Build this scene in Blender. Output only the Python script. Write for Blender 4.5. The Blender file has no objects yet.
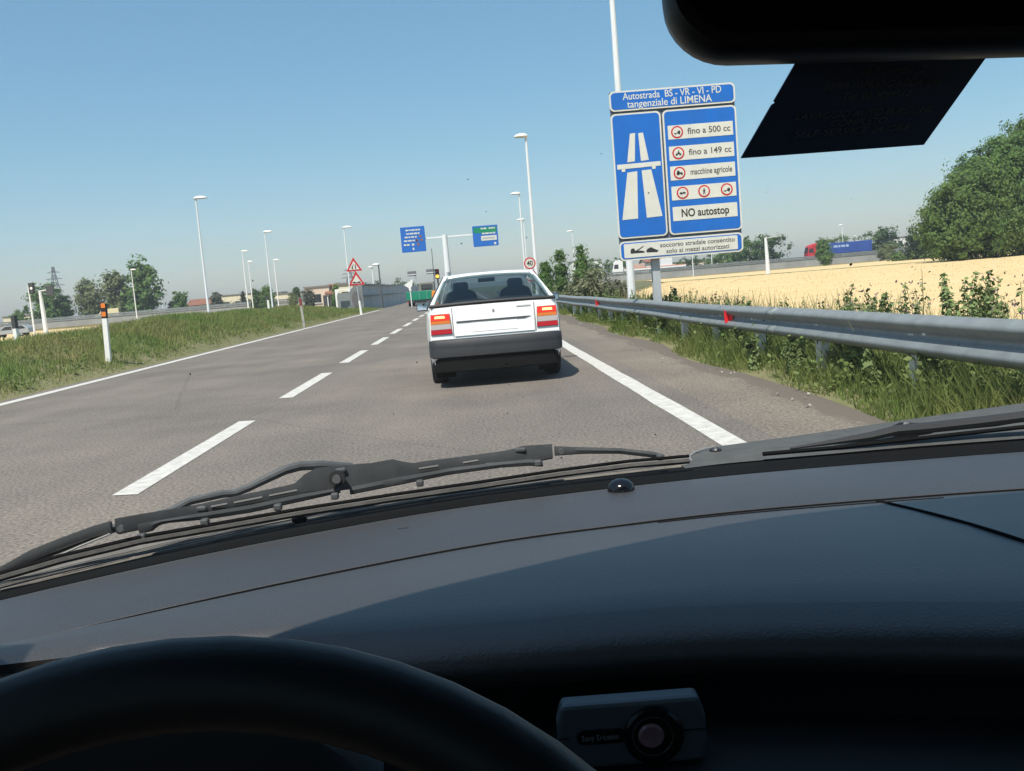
import bpy, bmesh, math, random
import numpy as np
from mathutils import Vector, Matrix
R = math.radians
rnd = random.Random(7)
scene = bpy.context.scene
COL = scene.collection

# ---------------------------------------------------------------- camera
cam_d = bpy.data.cameras.new('camera')
cam = bpy.data.objects.new('camera', cam_d)
COL.objects.link(cam)
cam_d.sensor_width = 36.0
cam_d.lens = 930.0 / 1024.0 * 36.0
cam_d.clip_start = 0.02
cam_d.clip_end = 20000
_m = Matrix(((0.9955676, 0.0859917, -0.0380869),
             (-0.0470019, 0.1041520, -0.9934501),
             (-0.0814616, 0.9908369, 0.1077322))).to_4x4()
_m.translation = (0, 0, 1.15)
cam.matrix_world = _m
scene.camera = cam

# ---------------------------------------------------------------- sky, sun, exposure
KX, KY = 0.28, 0.55                       # shadow of a 1 m post falls this far right / ahead
SUN_EL = math.atan2(1.0, math.hypot(KX, KY))
SUN_AZ = math.atan2(-KX, -KY)             # compass bearing of the sun measured from +Y towards +X
w = bpy.data.worlds.new('World')
scene.world = w
w.use_nodes = True
nt = w.node_tree
nt.nodes.clear()
sky = nt.nodes.new('ShaderNodeTexSky')
sky.sky_type = 'NISHITA'
sky.sun_disc = False
sky.sun_elevation = SUN_EL
sky.sun_rotation = SUN_AZ
sky.altitude = 0
sky.air_density = 1.0
sky.dust_density = 1.0
sky.ozone_density = 0.7
bg = nt.nodes.new('ShaderNodeBackground')
bg.inputs['Strength'].default_value = 0.095
wo = nt.nodes.new('ShaderNodeOutputWorld')
hs = nt.nodes.new('ShaderNodeHueSaturation')
hs.inputs['Saturation'].default_value = 1.4
hs.inputs['Hue'].default_value = 0.48
nt.links.new(sky.outputs[0], hs.inputs['Color'])
mxs = nt.nodes.new('ShaderNodeMix')                # the even blue of a hazy summer sky
mxs.data_type = 'RGBA'
mxs.inputs['Factor'].default_value = 0.35
nt.links.new(hs.outputs[0], mxs.inputs[6])
mxs.inputs[7].default_value = (2.25, 3.2, 4.6, 1)
nt.links.new(mxs.outputs[2], bg.inputs[0])
nt.links.new(bg.outputs[0], wo.inputs[0])
sl = bpy.data.lights.new('sun', 'SUN')
sl.energy = 4.2
sl.angle = R(0.53)
sl.color = (1.0, 0.94, 0.85)
so = bpy.data.objects.new('sun', sl)
COL.objects.link(so)
so.rotation_euler = Vector((KX, KY, -1)).to_track_quat('-Z', 'Y').to_euler()
scene.view_settings.view_transform = 'Standard'
scene.view_settings.look = 'None'
scene.view_settings.gamma = 1.0
scene.view_settings.exposure = 0.62
scene.cycles.use_denoising = True
scene.cycles.max_bounces = 8
scene.cycles.transparent_max_bounces = 24
scene.cycles.caustics_reflective = False
scene.cycles.caustics_refractive = False

# ---------------------------------------------------------------- materials
def sock(b, names):
    for n in names:
        if n in b.inputs:
            return b.inputs[n]

MATS = {}
def mat(name, col, rough=0.6, metal=0.0, var=0.0, scale=8.0, bump=0.0, bscale=None, island=0.0, trans=0.0,
        emit=None, spec=0.5, coords='Object', col2=None, detail=4.0, coat=0.0):
    """Principled surface; var mixes col with col2 (or a darker tone) by noise; island varies each leaf."""
    if name in MATS:
        return MATS[name]
    m = bpy.data.materials.new(name)
    m.use_nodes = True
    t = m.node_tree
    b = t.nodes['Principled BSDF']
    b.inputs['Base Color'].default_value = (*col, 1)
    b.inputs['Roughness'].default_value = rough
    b.inputs['Metallic'].default_value = metal
    sock(b, ['Specular IOR Level', 'Specular']).default_value = spec
    if coat:
        b.inputs['Coat Weight'].default_value = coat
        b.inputs['Coat Roughness'].default_value = 0.08 if coat > .4 else 0.4
    src = None
    if var or bump:
        tc = t.nodes.new('ShaderNodeTexCoord')
        nz = t.nodes.new('ShaderNodeTexNoise')
        nz.inputs['Scale'].default_value = scale
        nz.inputs['Detail'].default_value = detail
        nz.inputs['Roughness'].default_value = 0.65
        t.links.new(tc.outputs[coords], nz.inputs['Vector'])
    if var:
        ramp = t.nodes.new('ShaderNodeValToRGB')
        c2 = col2 or tuple(c * (1 - var) for c in col)
        ramp.color_ramp.elements[0].position = 0.32
        ramp.color_ramp.elements[1].position = 0.68
        ramp.color_ramp.elements[0].color = (*c2, 1)
        ramp.color_ramp.elements[1].color = (*col, 1)
        t.links.new(nz.outputs['Fac'], ramp.inputs['Fac'])
        src = ramp.outputs['Color']
    if island:
        geo = t.nodes.new('ShaderNodeNewGeometry')
        hs = t.nodes.new('ShaderNodeHueSaturation')
        mr = t.nodes.new('ShaderNodeMapRange')
        mr.inputs['To Min'].default_value = 1 - island
        mr.inputs['To Max'].default_value = 1 + island
        t.links.new(geo.outputs['Random Per Island'], mr.inputs['Value'])
        t.links.new(mr.outputs[0], hs.inputs['Value'])
        if src:
            t.links.new(src, hs.inputs['Color'])
        else:
            hs.inputs['Color'].default_value = (*col, 1)
        src = hs.outputs['Color']
    if src:
        t.links.new(src, b.inputs['Base Color'])
    if bump:
        bp = t.nodes.new('ShaderNodeBump')
        bp.inputs['Strength'].default_value = bump
        bp.inputs['Distance'].default_value = 0.02
        n2 = nz
        if bscale:
            n2 = t.nodes.new('ShaderNodeTexNoise')
            n2.inputs['Scale'].default_value = bscale
            n2.inputs['Detail'].default_value = 5
            t.links.new(tc.outputs[coords], n2.inputs['Vector'])
        t.links.new(n2.outputs['Fac'], bp.inputs['Height'])
        t.links.new(bp.outputs[0], b.inputs['Normal'])
    if trans:
        tr = t.nodes.new('ShaderNodeBsdfTranslucent')
        mx = t.nodes.new('ShaderNodeMixShader')
        mx.inputs[0].default_value = trans
        if src:
            t.links.new(src, tr.inputs['Color'])
        else:
            tr.inputs['Color'].default_value = (*col, 1)
        t.links.new(b.outputs[0], mx.inputs[1])
        t.links.new(tr.outputs[0], mx.inputs[2])
        t.links.new(mx.outputs[0], t.nodes['Material Output'].inputs[0])
    if emit:
        b.inputs['Emission Color'].default_value = (*emit[:3], 1)
        b.inputs['Emission Strength'].default_value = emit[3]
    MATS[name] = m
    return m

def glass_mat(name, tint, gloss=0.06, rough=0.0):
    """A thin pane: tinted see-through with a little mirror reflection, stronger at grazing angles."""
    m = bpy.data.materials.new(name)
    m.use_nodes = True
    t = m.node_tree
    t.nodes.clear()
    o = t.nodes.new('ShaderNodeOutputMaterial')
    tr = t.nodes.new('ShaderNodeBsdfTransparent')
    tr.inputs[0].default_value = (*tint, 1)
    gl = t.nodes.new('ShaderNodeBsdfGlossy')
    gl.inputs['Roughness'].default_value = rough
    gl.inputs['Color'].default_value = (1, 1, 1, 1)
    lw = t.nodes.new('ShaderNodeLayerWeight')
    lw.inputs['Blend'].default_value = 0.25
    mul = t.nodes.new('ShaderNodeMath')
    mul.operation = 'MULTIPLY_ADD'
    mul.inputs[1].default_value = gloss * 4
    mul.inputs[2].default_value = gloss * 0.6
    mul.use_clamp = True
    t.links.new(lw.outputs['Facing'], mul.inputs[0])
    mx = t.nodes.new('ShaderNodeMixShader')
    t.links.new(mul.outputs[0], mx.inputs[0])
    t.links.new(tr.outputs[0], mx.inputs[1])
    t.links.new(gl.outputs[0], mx.inputs[2])
    t.links.new(mx.outputs[0], o.inputs[0])
    return m

# ---------------------------------------------------------------- mesh helpers
class MB:
    """Collects shapes and links them as ONE mesh object."""
    def __init__(s):
        s.v = []; s.f = []
    def add(s, vs, fs):
        n = len(s.v)
        s.v += [tuple(p) for p in vs]
        s.f += [tuple(i + n for i in f) for f in fs]
        return s
    def box(s, c, size, rot=None, taper=1.0):
        hx, hy, hz = size[0] / 2, size[1] / 2, size[2] / 2
        vs = []
        for z in (-hz, hz):
            k = taper if z > 0 else 1
            for x, y in ((-hx, -hy), (hx, -hy), (hx, hy), (-hx, hy)):
                vs.append(Vector((x * k, y * k, z)))
        if rot is not None:
            vs = [rot @ p for p in vs]
        c = Vector(c)
        return s.add([p + c for p in vs], [(0, 3, 2, 1), (4, 5, 6, 7), (0, 1, 5, 4), (1, 2, 6, 5), (2, 3, 7, 6), (3, 0, 4, 7)])
    def tube(s, pts, rad, seg=8, cap=True):
        pts = [Vector(p) for p in pts]
        if not hasattr(rad, '__len__'):
            rad = [rad] * len(pts)
        n0 = len(s.v)
        up = Vector((0, 0, 1))
        for i, p in enumerate(pts):
            d = (pts[min(i + 1, len(pts) - 1)] - pts[max(i - 1, 0)]).normalized()
            a = d.cross(up)
            if a.length < 1e-3:
                a = d.cross(Vector((0, 1, 0)))
            a.normalize()
            b = a.cross(d).normalized()
            for k in range(seg):
                t = 2 * math.pi * k / seg
                s.v.append(tuple(p + a * (rad[i] * math.cos(t)) + b * (rad[i] * math.sin(t))))
        for i in range(len(pts) - 1):
            for k in range(seg):
                q = n0 + i * seg
                s.f.append((q + k, q + (k + 1) % seg, q + seg + (k + 1) % seg, q + seg + k))
        if cap:
            s.f.append(tuple(n0 + k for k in reversed(range(seg))))
            e = n0 + (len(pts) - 1) * seg
            s.f.append(tuple(e + k for k in range(seg)))
        return s
    def prism(s, poly, fn, d0, d1):
        """poly: 2-D outline; fn(a, b, d) -> 3-D point; the outline is extruded from d0 to d1."""
        n = len(poly)
        vs = [fn(a, b, d0) for a, b in poly] + [fn(a, b, d1) for a, b in poly]
        fs = [tuple(range(n)), tuple(reversed(range(n, 2 * n)))]
        fs += [(i, n + i, n + (i + 1) % n, (i + 1) % n) for i in range(n)]
        return s.add(vs, fs)
    def lathe(s, prof, c=(0, 0, 0), axis='Z', seg=20):
        n0 = len(s.v)
        for r, h in prof:
            for k in range(seg):
                t = 2 * math.pi * k / seg
                a, b = r * math.cos(t), r * math.sin(t)
                p = {'Z': (a, b, h), 'X': (h, a, b), 'Y': (a, h, b)}[axis]
                s.v.append((p[0] + c[0], p[1] + c[1], p[2] + c[2]))
        for i in range(len(prof) - 1):
            for k in range(seg):
                q = n0 + i * seg
                s.f.append((q + k, q + (k + 1) % seg, q + seg + (k + 1) % seg, q + seg + k))
        s.f.append(tuple(n0 + k for k in reversed(range(seg))))
        e = n0 + (len(prof) - 1) * seg
        s.f.append(tuple(e + k for k in range(seg)))
        return s
    def grid(s, rows, close=False):
        """rows: list of equally long point lists."""
        n0 = len(s.v)
        m = len(rows[0])
        for r in rows:
            s.v += [tuple(p) for p in r]
        for i in range(len(rows) - 1):
            for k in range(m - (0 if close else 1)):
                a = n0 + i * m + k
                b = n0 + i * m + (k + 1) % m
                s.f.append((a, b, b + m, a + m))
        return s
    def build(s, name, m, parent=None, smooth=False, bevel=0.0, solid=0.0, sub=0, angle=35):
        me = bpy.data.meshes.new(name)
        me.from_pydata(s.v, [], s.f)
        bm = bmesh.new()
        bm.from_mesh(me)
        bmesh.ops.recalc_face_normals(bm, faces=bm.faces)
        bm.to_mesh(me)
        bm.free()
        me.materials.append(m)
        o = bpy.data.objects.new(name, me)
        COL.objects.link(o)
        if parent is not None:
            o.parent = parent
        if smooth:
            me.shade_smooth() if hasattr(me, 'shade_smooth') else None
            try:
                me.set_sharp_from_angle(angle=R(angle))
            except Exception:
                pass
        if solid:
            md = o.modifiers.new('solid', 'SOLIDIFY'); md.thickness = solid; md.offset = 0
        if bevel:
            md = o.modifiers.new('bevel', 'BEVEL'); md.width = bevel; md.segments = 2; md.limit_method = 'ANGLE'
        if sub:
            md = o.modifiers.new('sub', 'SUBSURF'); md.levels = sub; md.render_levels = sub
        return o

def tag(o, label=None, cat=None, group=None, kind=None):
    if label: o['label'] = label
    if cat: o['category'] = cat
    if group: o['group'] = group
    if kind: o['kind'] = kind
    return o

def thing(name, loc, label, cat, group=None, rz=0.0):
    o = bpy.data.objects.new(name, None)
    COL.objects.link(o)
    o.location = loc
    o.rotation_euler = (0, 0, rz)
    o.empty_display_size = 0.2
    return tag(o, label, cat, group)

def copy_tree(o, parent=None):
    c = o.copy()
    COL.objects.link(c)
    c.parent = parent
    for ch in list(o.children):
        copy_tree(ch, c)
    return c

def text(name, body, size, loc, m, parent, width=None, align='CENTER', rot=(R(90), 0, 0), bold=0.0, depth=0.001):
    cu = bpy.data.curves.new(name, 'FONT')
    cu.body = body
    cu.size = size
    cu.align_x = align
    cu.align_y = 'CENTER'
    cu.extrude = depth
    cu.offset = bold
    cu.materials.append(m)
    o = bpy.data.objects.new(name, cu)
    COL.objects.link(o)
    o.parent = parent
    o.location = loc
    o.rotation_euler = rot
    bpy.context.view_layer.update()
    dg = bpy.context.evaluated_depsgraph_get()
    me = bpy.data.meshes.new_from_object(o.evaluated_get(dg))      # real mesh letters
    wx = o.dimensions.x
    bpy.data.objects.remove(o)
    if not me.materials: me.materials.append(m)
    o = bpy.data.objects.new(name, me)
    COL.objects.link(o)
    o.parent = parent
    o.location = loc
    o.rotation_euler = rot
    if width and wx > 0:
        o.scale.x = width / wx
    return o

def arr_mesh(name, V, F, m, parent=None):
    """numpy verts (n,3) and faces (k,4) -> object."""
    me = bpy.data.meshes.new(name)
    me.vertices.add(len(V))
    me.vertices.foreach_set('co', np.asarray(V, np.float32).ravel())
    k = F.shape[1]
    me.loops.add(F.size)
    me.loops.foreach_set('vertex_index', F.astype(np.int32).ravel())
    me.polygons.add(len(F))
    me.polygons.foreach_set('loop_start', np.arange(0, F.size, k, dtype=np.int32))
    me.update(calc_edges=True)
    me.validate()
    me.materials.append(m)
    o = bpy.data.objects.new(name, me)
    COL.objects.link(o)
    if parent is not None:
        o.parent = parent
    return o

# ---------------------------------------------------------------- vegetation helpers
def leaf_quads(P, N, size, rs):
    """A quad of about the given size at each point P facing N."""
    n = len(P)
    N = N / (np.linalg.norm(N, axis=1, keepdims=True) + 1e-9)
    h = rs.normal(size=(n, 3))
    A = np.cross(N, h); A /= (np.linalg.norm(A, axis=1, keepdims=True) + 1e-9)
    B = np.cross(N, A)
    s = (size * rs.uniform(.6, 1.4, n))[:, None]
    A = A * s * .5; B = B * s * .8
    V = np.stack([P - B, P + A - B * .1, P + B, P - A + B * .1], 1).reshape(-1, 3)
    F = np.arange(4 * n).reshape(n, 4)
    return V, F

def crown_points(blobs, clumps, per, spread, rs, squash=1.0):
    """Leaf clumps spread over and through ellipsoid blobs (x,y,z,rx,ry,rz)."""
    P = []; N = []
    vol = np.array([b[3] * b[4] * b[5] for b in blobs]) ** (2 / 3)
    cnt = np.maximum(1, (clumps * vol / vol.sum()).astype(int))
    for b, c in zip(blobs, cnt):
        d = rs.normal(size=(c, 3)); d /= np.linalg.norm(d, axis=1, keepdims=True)
        rad = np.where(rs.rand(c) < .12, rs.uniform(1.05, 1.28, c), rs.uniform(.35, 1.06, c) ** .6)
        ctr = np.array(b[:3]) + d * rad[:, None] * np.array(b[3:6])
        for i in range(c):
            sp = spread * rs.uniform(.6, 1.5)
            q = rs.normal(size=(per, 3)) * sp * np.array([1, 1, .7])
            P.append(ctr[i] + q)
            N.append(d[i] * .9 + q / sp * .5 + np.array([0, 0, .35]) + rs.normal(size=(per, 3)) * .55)
    return np.concatenate(P), np.concatenate(N)

def tree(name, loc, blobs, h_trunk, r_trunk, leafmat, bark, label, cat='tree', group=None, clumps=90, per=45, spread=.35,
         leaf=.22, seed=1, limbs=6):
    rs = np.random.RandomState(seed)
    t = thing(name, loc, label, cat, group)
    m = MB()
    top = max(b[2] for b in blobs)
    m.tube([(0, 0, -.3), (0.02, 0, h_trunk * .5), (-.03, .02, h_trunk), (0, 0, top)], [r_trunk * 1.25, r_trunk, r_trunk * .8, r_trunk * .2], 8)
    for k in range(limbs):
        b = blobs[k % len(blobs)]
        z0 = h_trunk * (0.55 + .45 * rs.rand())
        e = np.array(b[:3]) + rs.normal(size=3) * np.array(b[3:6]) * .4
        mid = (np.array([0, 0, z0]) * .5 + e * .5) + np.array([0, 0, .1 * abs(e[2] - z0)])
        m.tube([(0, 0, z0), mid, e], [r_trunk * .5, r_trunk * .32, r_trunk * .1], 6)
    m.build('trunk', bark, t, smooth=True)
    P, N = crown_points(blobs, clumps, per, spread, rs)
    P[:, 2] = np.maximum(P[:, 2], 0.05)
    V, F = leaf_quads(P, N, leaf, rs)
    arr_mesh('crown', V, F, leafmat, t)
    return t

def blades(name, X, Y, Z, H, W, m, lean, rs, parent=None):
    """Grass blades: two stacked quads narrowing to a tip, leaning at random."""
    n = len(X)
    a = rs.uniform(0, 2 * np.pi, n)
    d = np.stack([np.cos(a), np.sin(a), np.zeros(n)], 1) * (W * .5)[:, None]
    b = rs.uniform(0, 2 * np.pi, n)
    L = np.stack([np.cos(b), np.sin(b), np.zeros(n)], 1) * (H * lean * rs.uniform(.2, 1.0, n))[:, None]
    base = np.stack([X, Y, Z], 1)
    up = np.zeros((n, 3)); up[:, 2] = H
    p1 = base + up * .55 + L * .35
    p2 = base + up + L
    V = np.stack([base - d, base + d, p1 + d * .8, p1 - d * .8, p2 + d * .15, p2 - d * .15], 1).reshape(-1, 3)
    i = np.arange(n)[:, None] * 6
    F = np.concatenate([i + np.array([[0, 1, 2, 3]]), i + np.array([[3, 2, 4, 5]])])
    return arr_mesh(name, V, F, m, parent)

# ================================================================ THE SETTING
def asphalt(name, light, dark, dirt=False):
    m = bpy.data.materials.new(name)
    m.use_nodes = True
    t = m.node_tree
    b = t.nodes['Principled BSDF']
    b.inputs['Roughness'].default_value = 0.85
    sock(b, ['Specular IOR Level', 'Specular']).default_value = 0.3
    tc = t.nodes.new('ShaderNodeTexCoord')
    def noise(scale, det, stretch=None):
        n = t.nodes.new('ShaderNodeTexNoise')
        n.inputs['Scale'].default_value = scale
        n.inputs['Detail'].default_value = det
        n.inputs['Roughness'].default_value = 0.6
        if stretch:
            mp = t.nodes.new('ShaderNodeMapping')
            mp.inputs['Scale'].default_value = stretch
            t.links.new(tc.outputs['Object'], mp.inputs['Vector'])
            t.links.new(mp.outputs[0], n.inputs['Vector'])
        else:
            t.links.new(tc.outputs['Object'], n.inputs['Vector'])
        return n
    fine = noise(42, 4)
    tracks = noise(1.1, 3, (1, .035, 1))
    patch = noise(.45, 5)
    def mix(f, a, bb, k):
        x = t.nodes.new('ShaderNodeMix'); x.data_type = 'RGBA'
        if f is not None: t.links.new(f, x.inputs['Factor'])
        else: x.inputs['Factor'].default_value = k
        for s, i in ((a, 6), (bb, 7)):
            if isinstance(s, tuple): x.inputs[i].default_value = (*s, 1)
            else: t.links.new(s, x.inputs[i])
        return x
    r1 = t.nodes.new('ShaderNodeValToRGB')
    r1.color_ramp.elements[0].position = .3; r1.color_ramp.elements[1].position = .7
    r1.color_ramp.elements[0].color = (*dark, 1); r1.color_ramp.elements[1].color = (*light, 1)
    t.links.new(tracks.outputs['Fac'], r1.inputs[0])
    r2 = t.nodes.new('ShaderNodeValToRGB')
    r2.color_ramp.elements[0].position = .35; r2.color_ramp.elements[1].position = .65
    r2.color_ramp.elements[0].color = (.8, .8, .8, 1); r2.color_ramp.elements[1].color = (1.1, 1.08, 1.04, 1)
    t.links.new(patch.outputs['Fac'], r2.inputs[0])
    r3 = t.nodes.new('ShaderNodeValToRGB')
    r3.color_ramp.elements[0].position = .3; r3.color_ramp.elements[1].position = .72
    r3.color_ramp.elements[0].color = (.42, .42, .42, 1); r3.color_ramp.elements[1].color = (1.62, 1.57, 1.49, 1)
    t.links.new(fine.outputs['Fac'], r3.inputs[0])
    def mulc(a, bb):
        x = t.nodes.new('ShaderNodeMix'); x.data_type = 'RGBA'; x.blend_type = 'MULTIPLY'
        x.inputs['Factor'].default_value = 1
        t.links.new(a, x.inputs[6]); t.links.new(bb, x.inputs[7])
        return x.outputs[2]
    c = mulc(mulc(r1.outputs[0], r2.outputs[0]), r3.outputs[0])
    # thin tar-coloured cracks
    vo = t.nodes.new('ShaderNodeTexVoronoi'); vo.feature = 'DISTANCE_TO_EDGE'
    vo.inputs['Scale'].default_value = .16
    wob = noise(1.3, 4)
    vadd = t.nodes.new('ShaderNodeMix'); vadd.data_type = 'RGBA'; vadd.inputs['Factor'].default_value = .12
    t.links.new(tc.outputs['Object'], vadd.inputs[6]); t.links.new(wob.outputs['Color'], vadd.inputs[7])
    t.links.new(vadd.outputs[2], vo.inputs['Vector'])
    lt = t.nodes.new('ShaderNodeMath'); lt.operation = 'LESS_THAN'; lt.inputs[1].default_value = .0022
    t.links.new(vo.outputs['Distance'], lt.inputs[0])
    x = t.nodes.new('ShaderNodeMix'); x.data_type = 'RGBA'
    ml = t.nodes.new('ShaderNodeMath'); ml.operation = 'MULTIPLY'; ml.inputs[1].default_value = .16
    t.links.new(lt.outputs[0], ml.inputs[0])
    t.links.new(ml.outputs[0], x.inputs['Factor'])
    t.links.new(c, x.inputs[6]); x.inputs[7].default_value = (.03, .03, .03, 1)
    outc = x.outputs[2]
    if dirt:
        # earth washed from the verge onto the outer edge
        sx = t.nodes.new('ShaderNodeSeparateXYZ'); t.links.new(tc.outputs['Object'], sx.inputs[0])
        mr = t.nodes.new('ShaderNodeMapRange'); mr.inputs['From Min'].default_value = 2.25; mr.inputs['From Max'].default_value = 3.1
        t.links.new(sx.outputs['X'], mr.inputs['Value'])
        dn = noise(1.4, 8, (1, .5, 1))
        ad = t.nodes.new('ShaderNodeMath'); ad.operation = 'ADD'
        t.links.new(mr.outputs[0], ad.inputs[0]); t.links.new(dn.outputs['Fac'], ad.inputs[1])
        rp = t.nodes.new('ShaderNodeValToRGB'); rp.color_ramp.elements[0].position = .95; rp.color_ramp.elements[1].position = 1.7
        t.links.new(ad.outputs[0], rp.inputs[0])
        dx = t.nodes.new('ShaderNodeMix'); dx.data_type = 'RGBA'
        t.links.new(rp.outputs[0], dx.inputs['Factor']); t.links.new(outc, dx.inputs[6]); dx.inputs[7].default_value = (.14, .118, .095, 1)
        outc = dx.outputs[2]
    t.links.new(outc, b.inputs['Base Color'])
    bp = t.nodes.new('ShaderNodeBump'); bp.inputs['Strength'].default_value = .5; bp.inputs['Distance'].default_value = .012
    t.links.new(fine.outputs['Fac'], bp.inputs['Height'])
    t.links.new(bp.outputs[0], b.inputs['Normal'])
    return m

M_road = asphalt('asphalt', (.185, .164, .147), (.152, .136, .123))
M_shoulder = asphalt('shoulder asphalt', (.215, .19, .16), (.17, .15, .128), dirt=True)
M_oldroad = asphalt('old asphalt', (.20, .185, .165), (.16, .15, .135))
M_paint = mat('road paint', (.62, .60, .55), .75, var=.5, scale=10, detail=10, col2=(.40, .38, .345))
M_ground = mat('dry meadow', (.17, .15, .065), .95, var=.5, scale=.08, col2=(.075, .085, .025), detail=8, coords='Object')
M_wheat = mat('ripe wheat', (.66, .485, .245), .95, var=.5, scale=.35, col2=(.58, .42, .20), detail=10, bump=.6, bscale=5)
M_soil = mat('verge soil', (.20, .17, .09), .95, var=.6, scale=2.5, col2=(.13, .14, .05), detail=6, bump=.6, bscale=9)
M_strip = mat('field margin', (.20, .19, .07), .95, var=.5, scale=.3, col2=(.11, .12, .035), detail=8)
M_grass = mat('verge grass', (.165, .265, .07), .9, var=.75, scale=.5, col2=(.31, .29, .115), island=.25, trans=.5, spec=.2)
M_grass2 = mat('lush grass', (.135, .215, .05), .9, var=.7, scale=.7, col2=(.25, .25, .085), island=.32, trans=.5, spec=.2)
M_dry = mat('dry stalks', (.29, .27, .125), .9, var=.7, scale=.6, col2=(.16, .20, .07), island=.35, trans=.4)

def sheet(name, pts, m, kind='structure'):
    b = MB(); b.add(pts, [tuple(range(len(pts)))])
    return tag(b.build(name, m), kind=kind)

S = 6000
sheet('ground', [(-S, -S, -.28), (S, -S, -.28), (S, S, -.28), (-S, S, -.28)], M_ground)
# the slip road: running surface, paved shoulder, painted lines
b = MB(); b.add([(-7.5, -30, 0), (1.95, -30, 0), (1.95, 420, 0), (-7.5, 420, 0), (-7.9, -30, -.3), (2.3, -30, -.3), (2.3, 420, -.3), (-7.9, 420, -.3)],
                [(0, 1, 2, 3), (0, 3, 7, 4), (0, 4, 5, 1), (3, 2, 6, 7)])
tag(b.build('road', M_road), kind='structure')
b = MB()
rows = []
rs = np.random.RandomState(3)
for i, y in enumerate(np.linspace(-30, 300, 331)):
    e = 2.95 + .012 * max(0, y - 8) + .10 * math.sin(y * .9) + rs.uniform(-.07, .07)
    e = min(e, 4.2)
    rows.append([(1.93, y, -.002), (2.4, y, -.004), (e - .1, y, -.012), (e + .12, y, -.10)])
b.grid(rows)
tag(b.build('road_shoulder', M_shoulder, smooth=True), kind='structure')
b = MB()
def stripe(x, wd, y0, y1, rag=0):
    rr = []
    n = max(2, int((y1 - y0) / .7))
    for y in np.linspace(y0, y1, n):
        rr.append([(x - wd / 2 + rs.uniform(-rag, rag), y, .004), (x + wd / 2 + rs.uniform(-rag, rag), y, .004)])
    b.grid(rr)
stripe(-7.03, .22, -20, 73, .012)
stripe(1.64, .185, -20, 330, .008)
y = 6.05 - 5.35 * 4
while y < 140:
    b.add([(-2.42, y, .004), (-2.24, y - .04, .004), (-2.24, y + 3.33, .004), (-2.42, y + 3.38, .004)], [(0, 1, 2, 3)])
    y += 5.35
tag(b.build('road_markings', M_paint), kind='structure')

# left bank between the two roads, right strip behind the guard rail
def bank_z(x, y):
    """Ground height of the left bank."""
    h = .60 + .06 * math.sin(y * .23) + .05 * math.sin(y * .61 + 1) + .24 * min(1, max(0, (y - 17) / 9))
    if y > 52: h *= max(.15, 1 - (y - 52) / 26)
    t = -x
    if t < 7.35: return -.02
    if t < 9.6: return -.02 + (h + .02) * ((t - 7.35) / 2.25) ** .8
    if t < 10.6: return h
    if t < 13.4: return h - (h + .22) * (t - 10.6) / 2.8
    return -.22
b = MB(); rows = []
for y in np.linspace(-12, 84, 130):
    rows.append([(-x, y, bank_z(-x, y) + (rs.uniform(-.03, .03) if x > 7.6 else 0)) for x in (7.25, 7.4, 7.7, 8.1, 8.6, 9.1, 9.6, 10.1, 10.6, 11.5, 12.5, 13.5)])
b.grid(rows)
tag(b.build('left_bank', M_soil, smooth=True, angle=80), kind='structure')
def verge_z(x, y):
    if x < 3.0: return -.06
    if x < 3.6: return -.06 + .10 * (x - 3.0) / .6
    return .04 - .2 * min(1, (x - 3.6) / 2.4)
b = MB(); rows = []
for y in np.linspace(-12, 130, 160):
    rows.append([(x, y, verge_z(x, y) + rs.uniform(-.02, .02)) for x in (2.7, 3.0, 3.3, 3.7, 4.3, 5.0, 6.2, 8.0)])
b.grid(rows)
tag(b.build('right_verge', M_soil, smooth=True, angle=80), kind='structure')

# opposite carriageway beyond the bank
b = MB(); b.add([(-21.5, -30, -.16), (-14.2, -30, -.16), (-14.2, 150, -.16), (-21.5, 150, -.16)], [(0, 1, 2, 3)])
tag(b.build('opposite_road', M_oldroad), kind='structure')
# ripe wheat field with tractor tracks, its margin and a second field behind
b = MB(); rows = []
cor0 = [(5.6, -8), (6.4, 45), (24, 113)]
def near_edge(t):
    if t < .5: a, c, u = cor0[0], cor0[1], t * 2
    else: a, c, u = cor0[1], cor0[2], t * 2 - 1
    return a[0] + (c[0] - a[0]) * u, a[1] + (c[1] - a[1]) * u
far = [(150, -8), (110, 60), (53, 100)]
for i in range(61):
    t = i / 60
    ax, ay = near_edge(t)
    if t < .5: u = t * 2; bx, by = far[0][0] + (far[1][0] - far[0][0]) * u, far[0][1] + (far[1][1] - far[0][1]) * u
    else: u = t * 2 - 1; bx, by = far[1][0] + (far[2][0] - far[1][0]) * u, far[1][1] + (far[2][1] - far[1][1]) * u
    rows.append([(ax + (bx - ax) * s, ay + (by - ay) * s, -.14 + rs.uniform(-.03, .03)) for s in np.linspace(0, 1, 60)])
b.grid(rows)
tag(b.build('wheat_field', M_wheat, smooth=True, angle=80), kind='structure')
sheet('field_margin', [(23.5, 113.5, -.15), (53, 100.5, -.15), (112, 61, -.15), (118, 66, -.15), (58, 108, -.15), (26, 122, -.15)], M_strip)
sheet('far_wheat_field', [(26, 122.5, -.2), (58, 108.5, -.2), (118, 66.5, -.2), (240, 60, -.2), (210, 172, -.2), (60, 176, -.2), (34, 178, -.2)], M_wheat)
sheet('dry_field', [(-150, 86, -.2), (-26, 86, -.2), (-30, 171, -.2), (-200, 174, -.2)], M_wheat)

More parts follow.
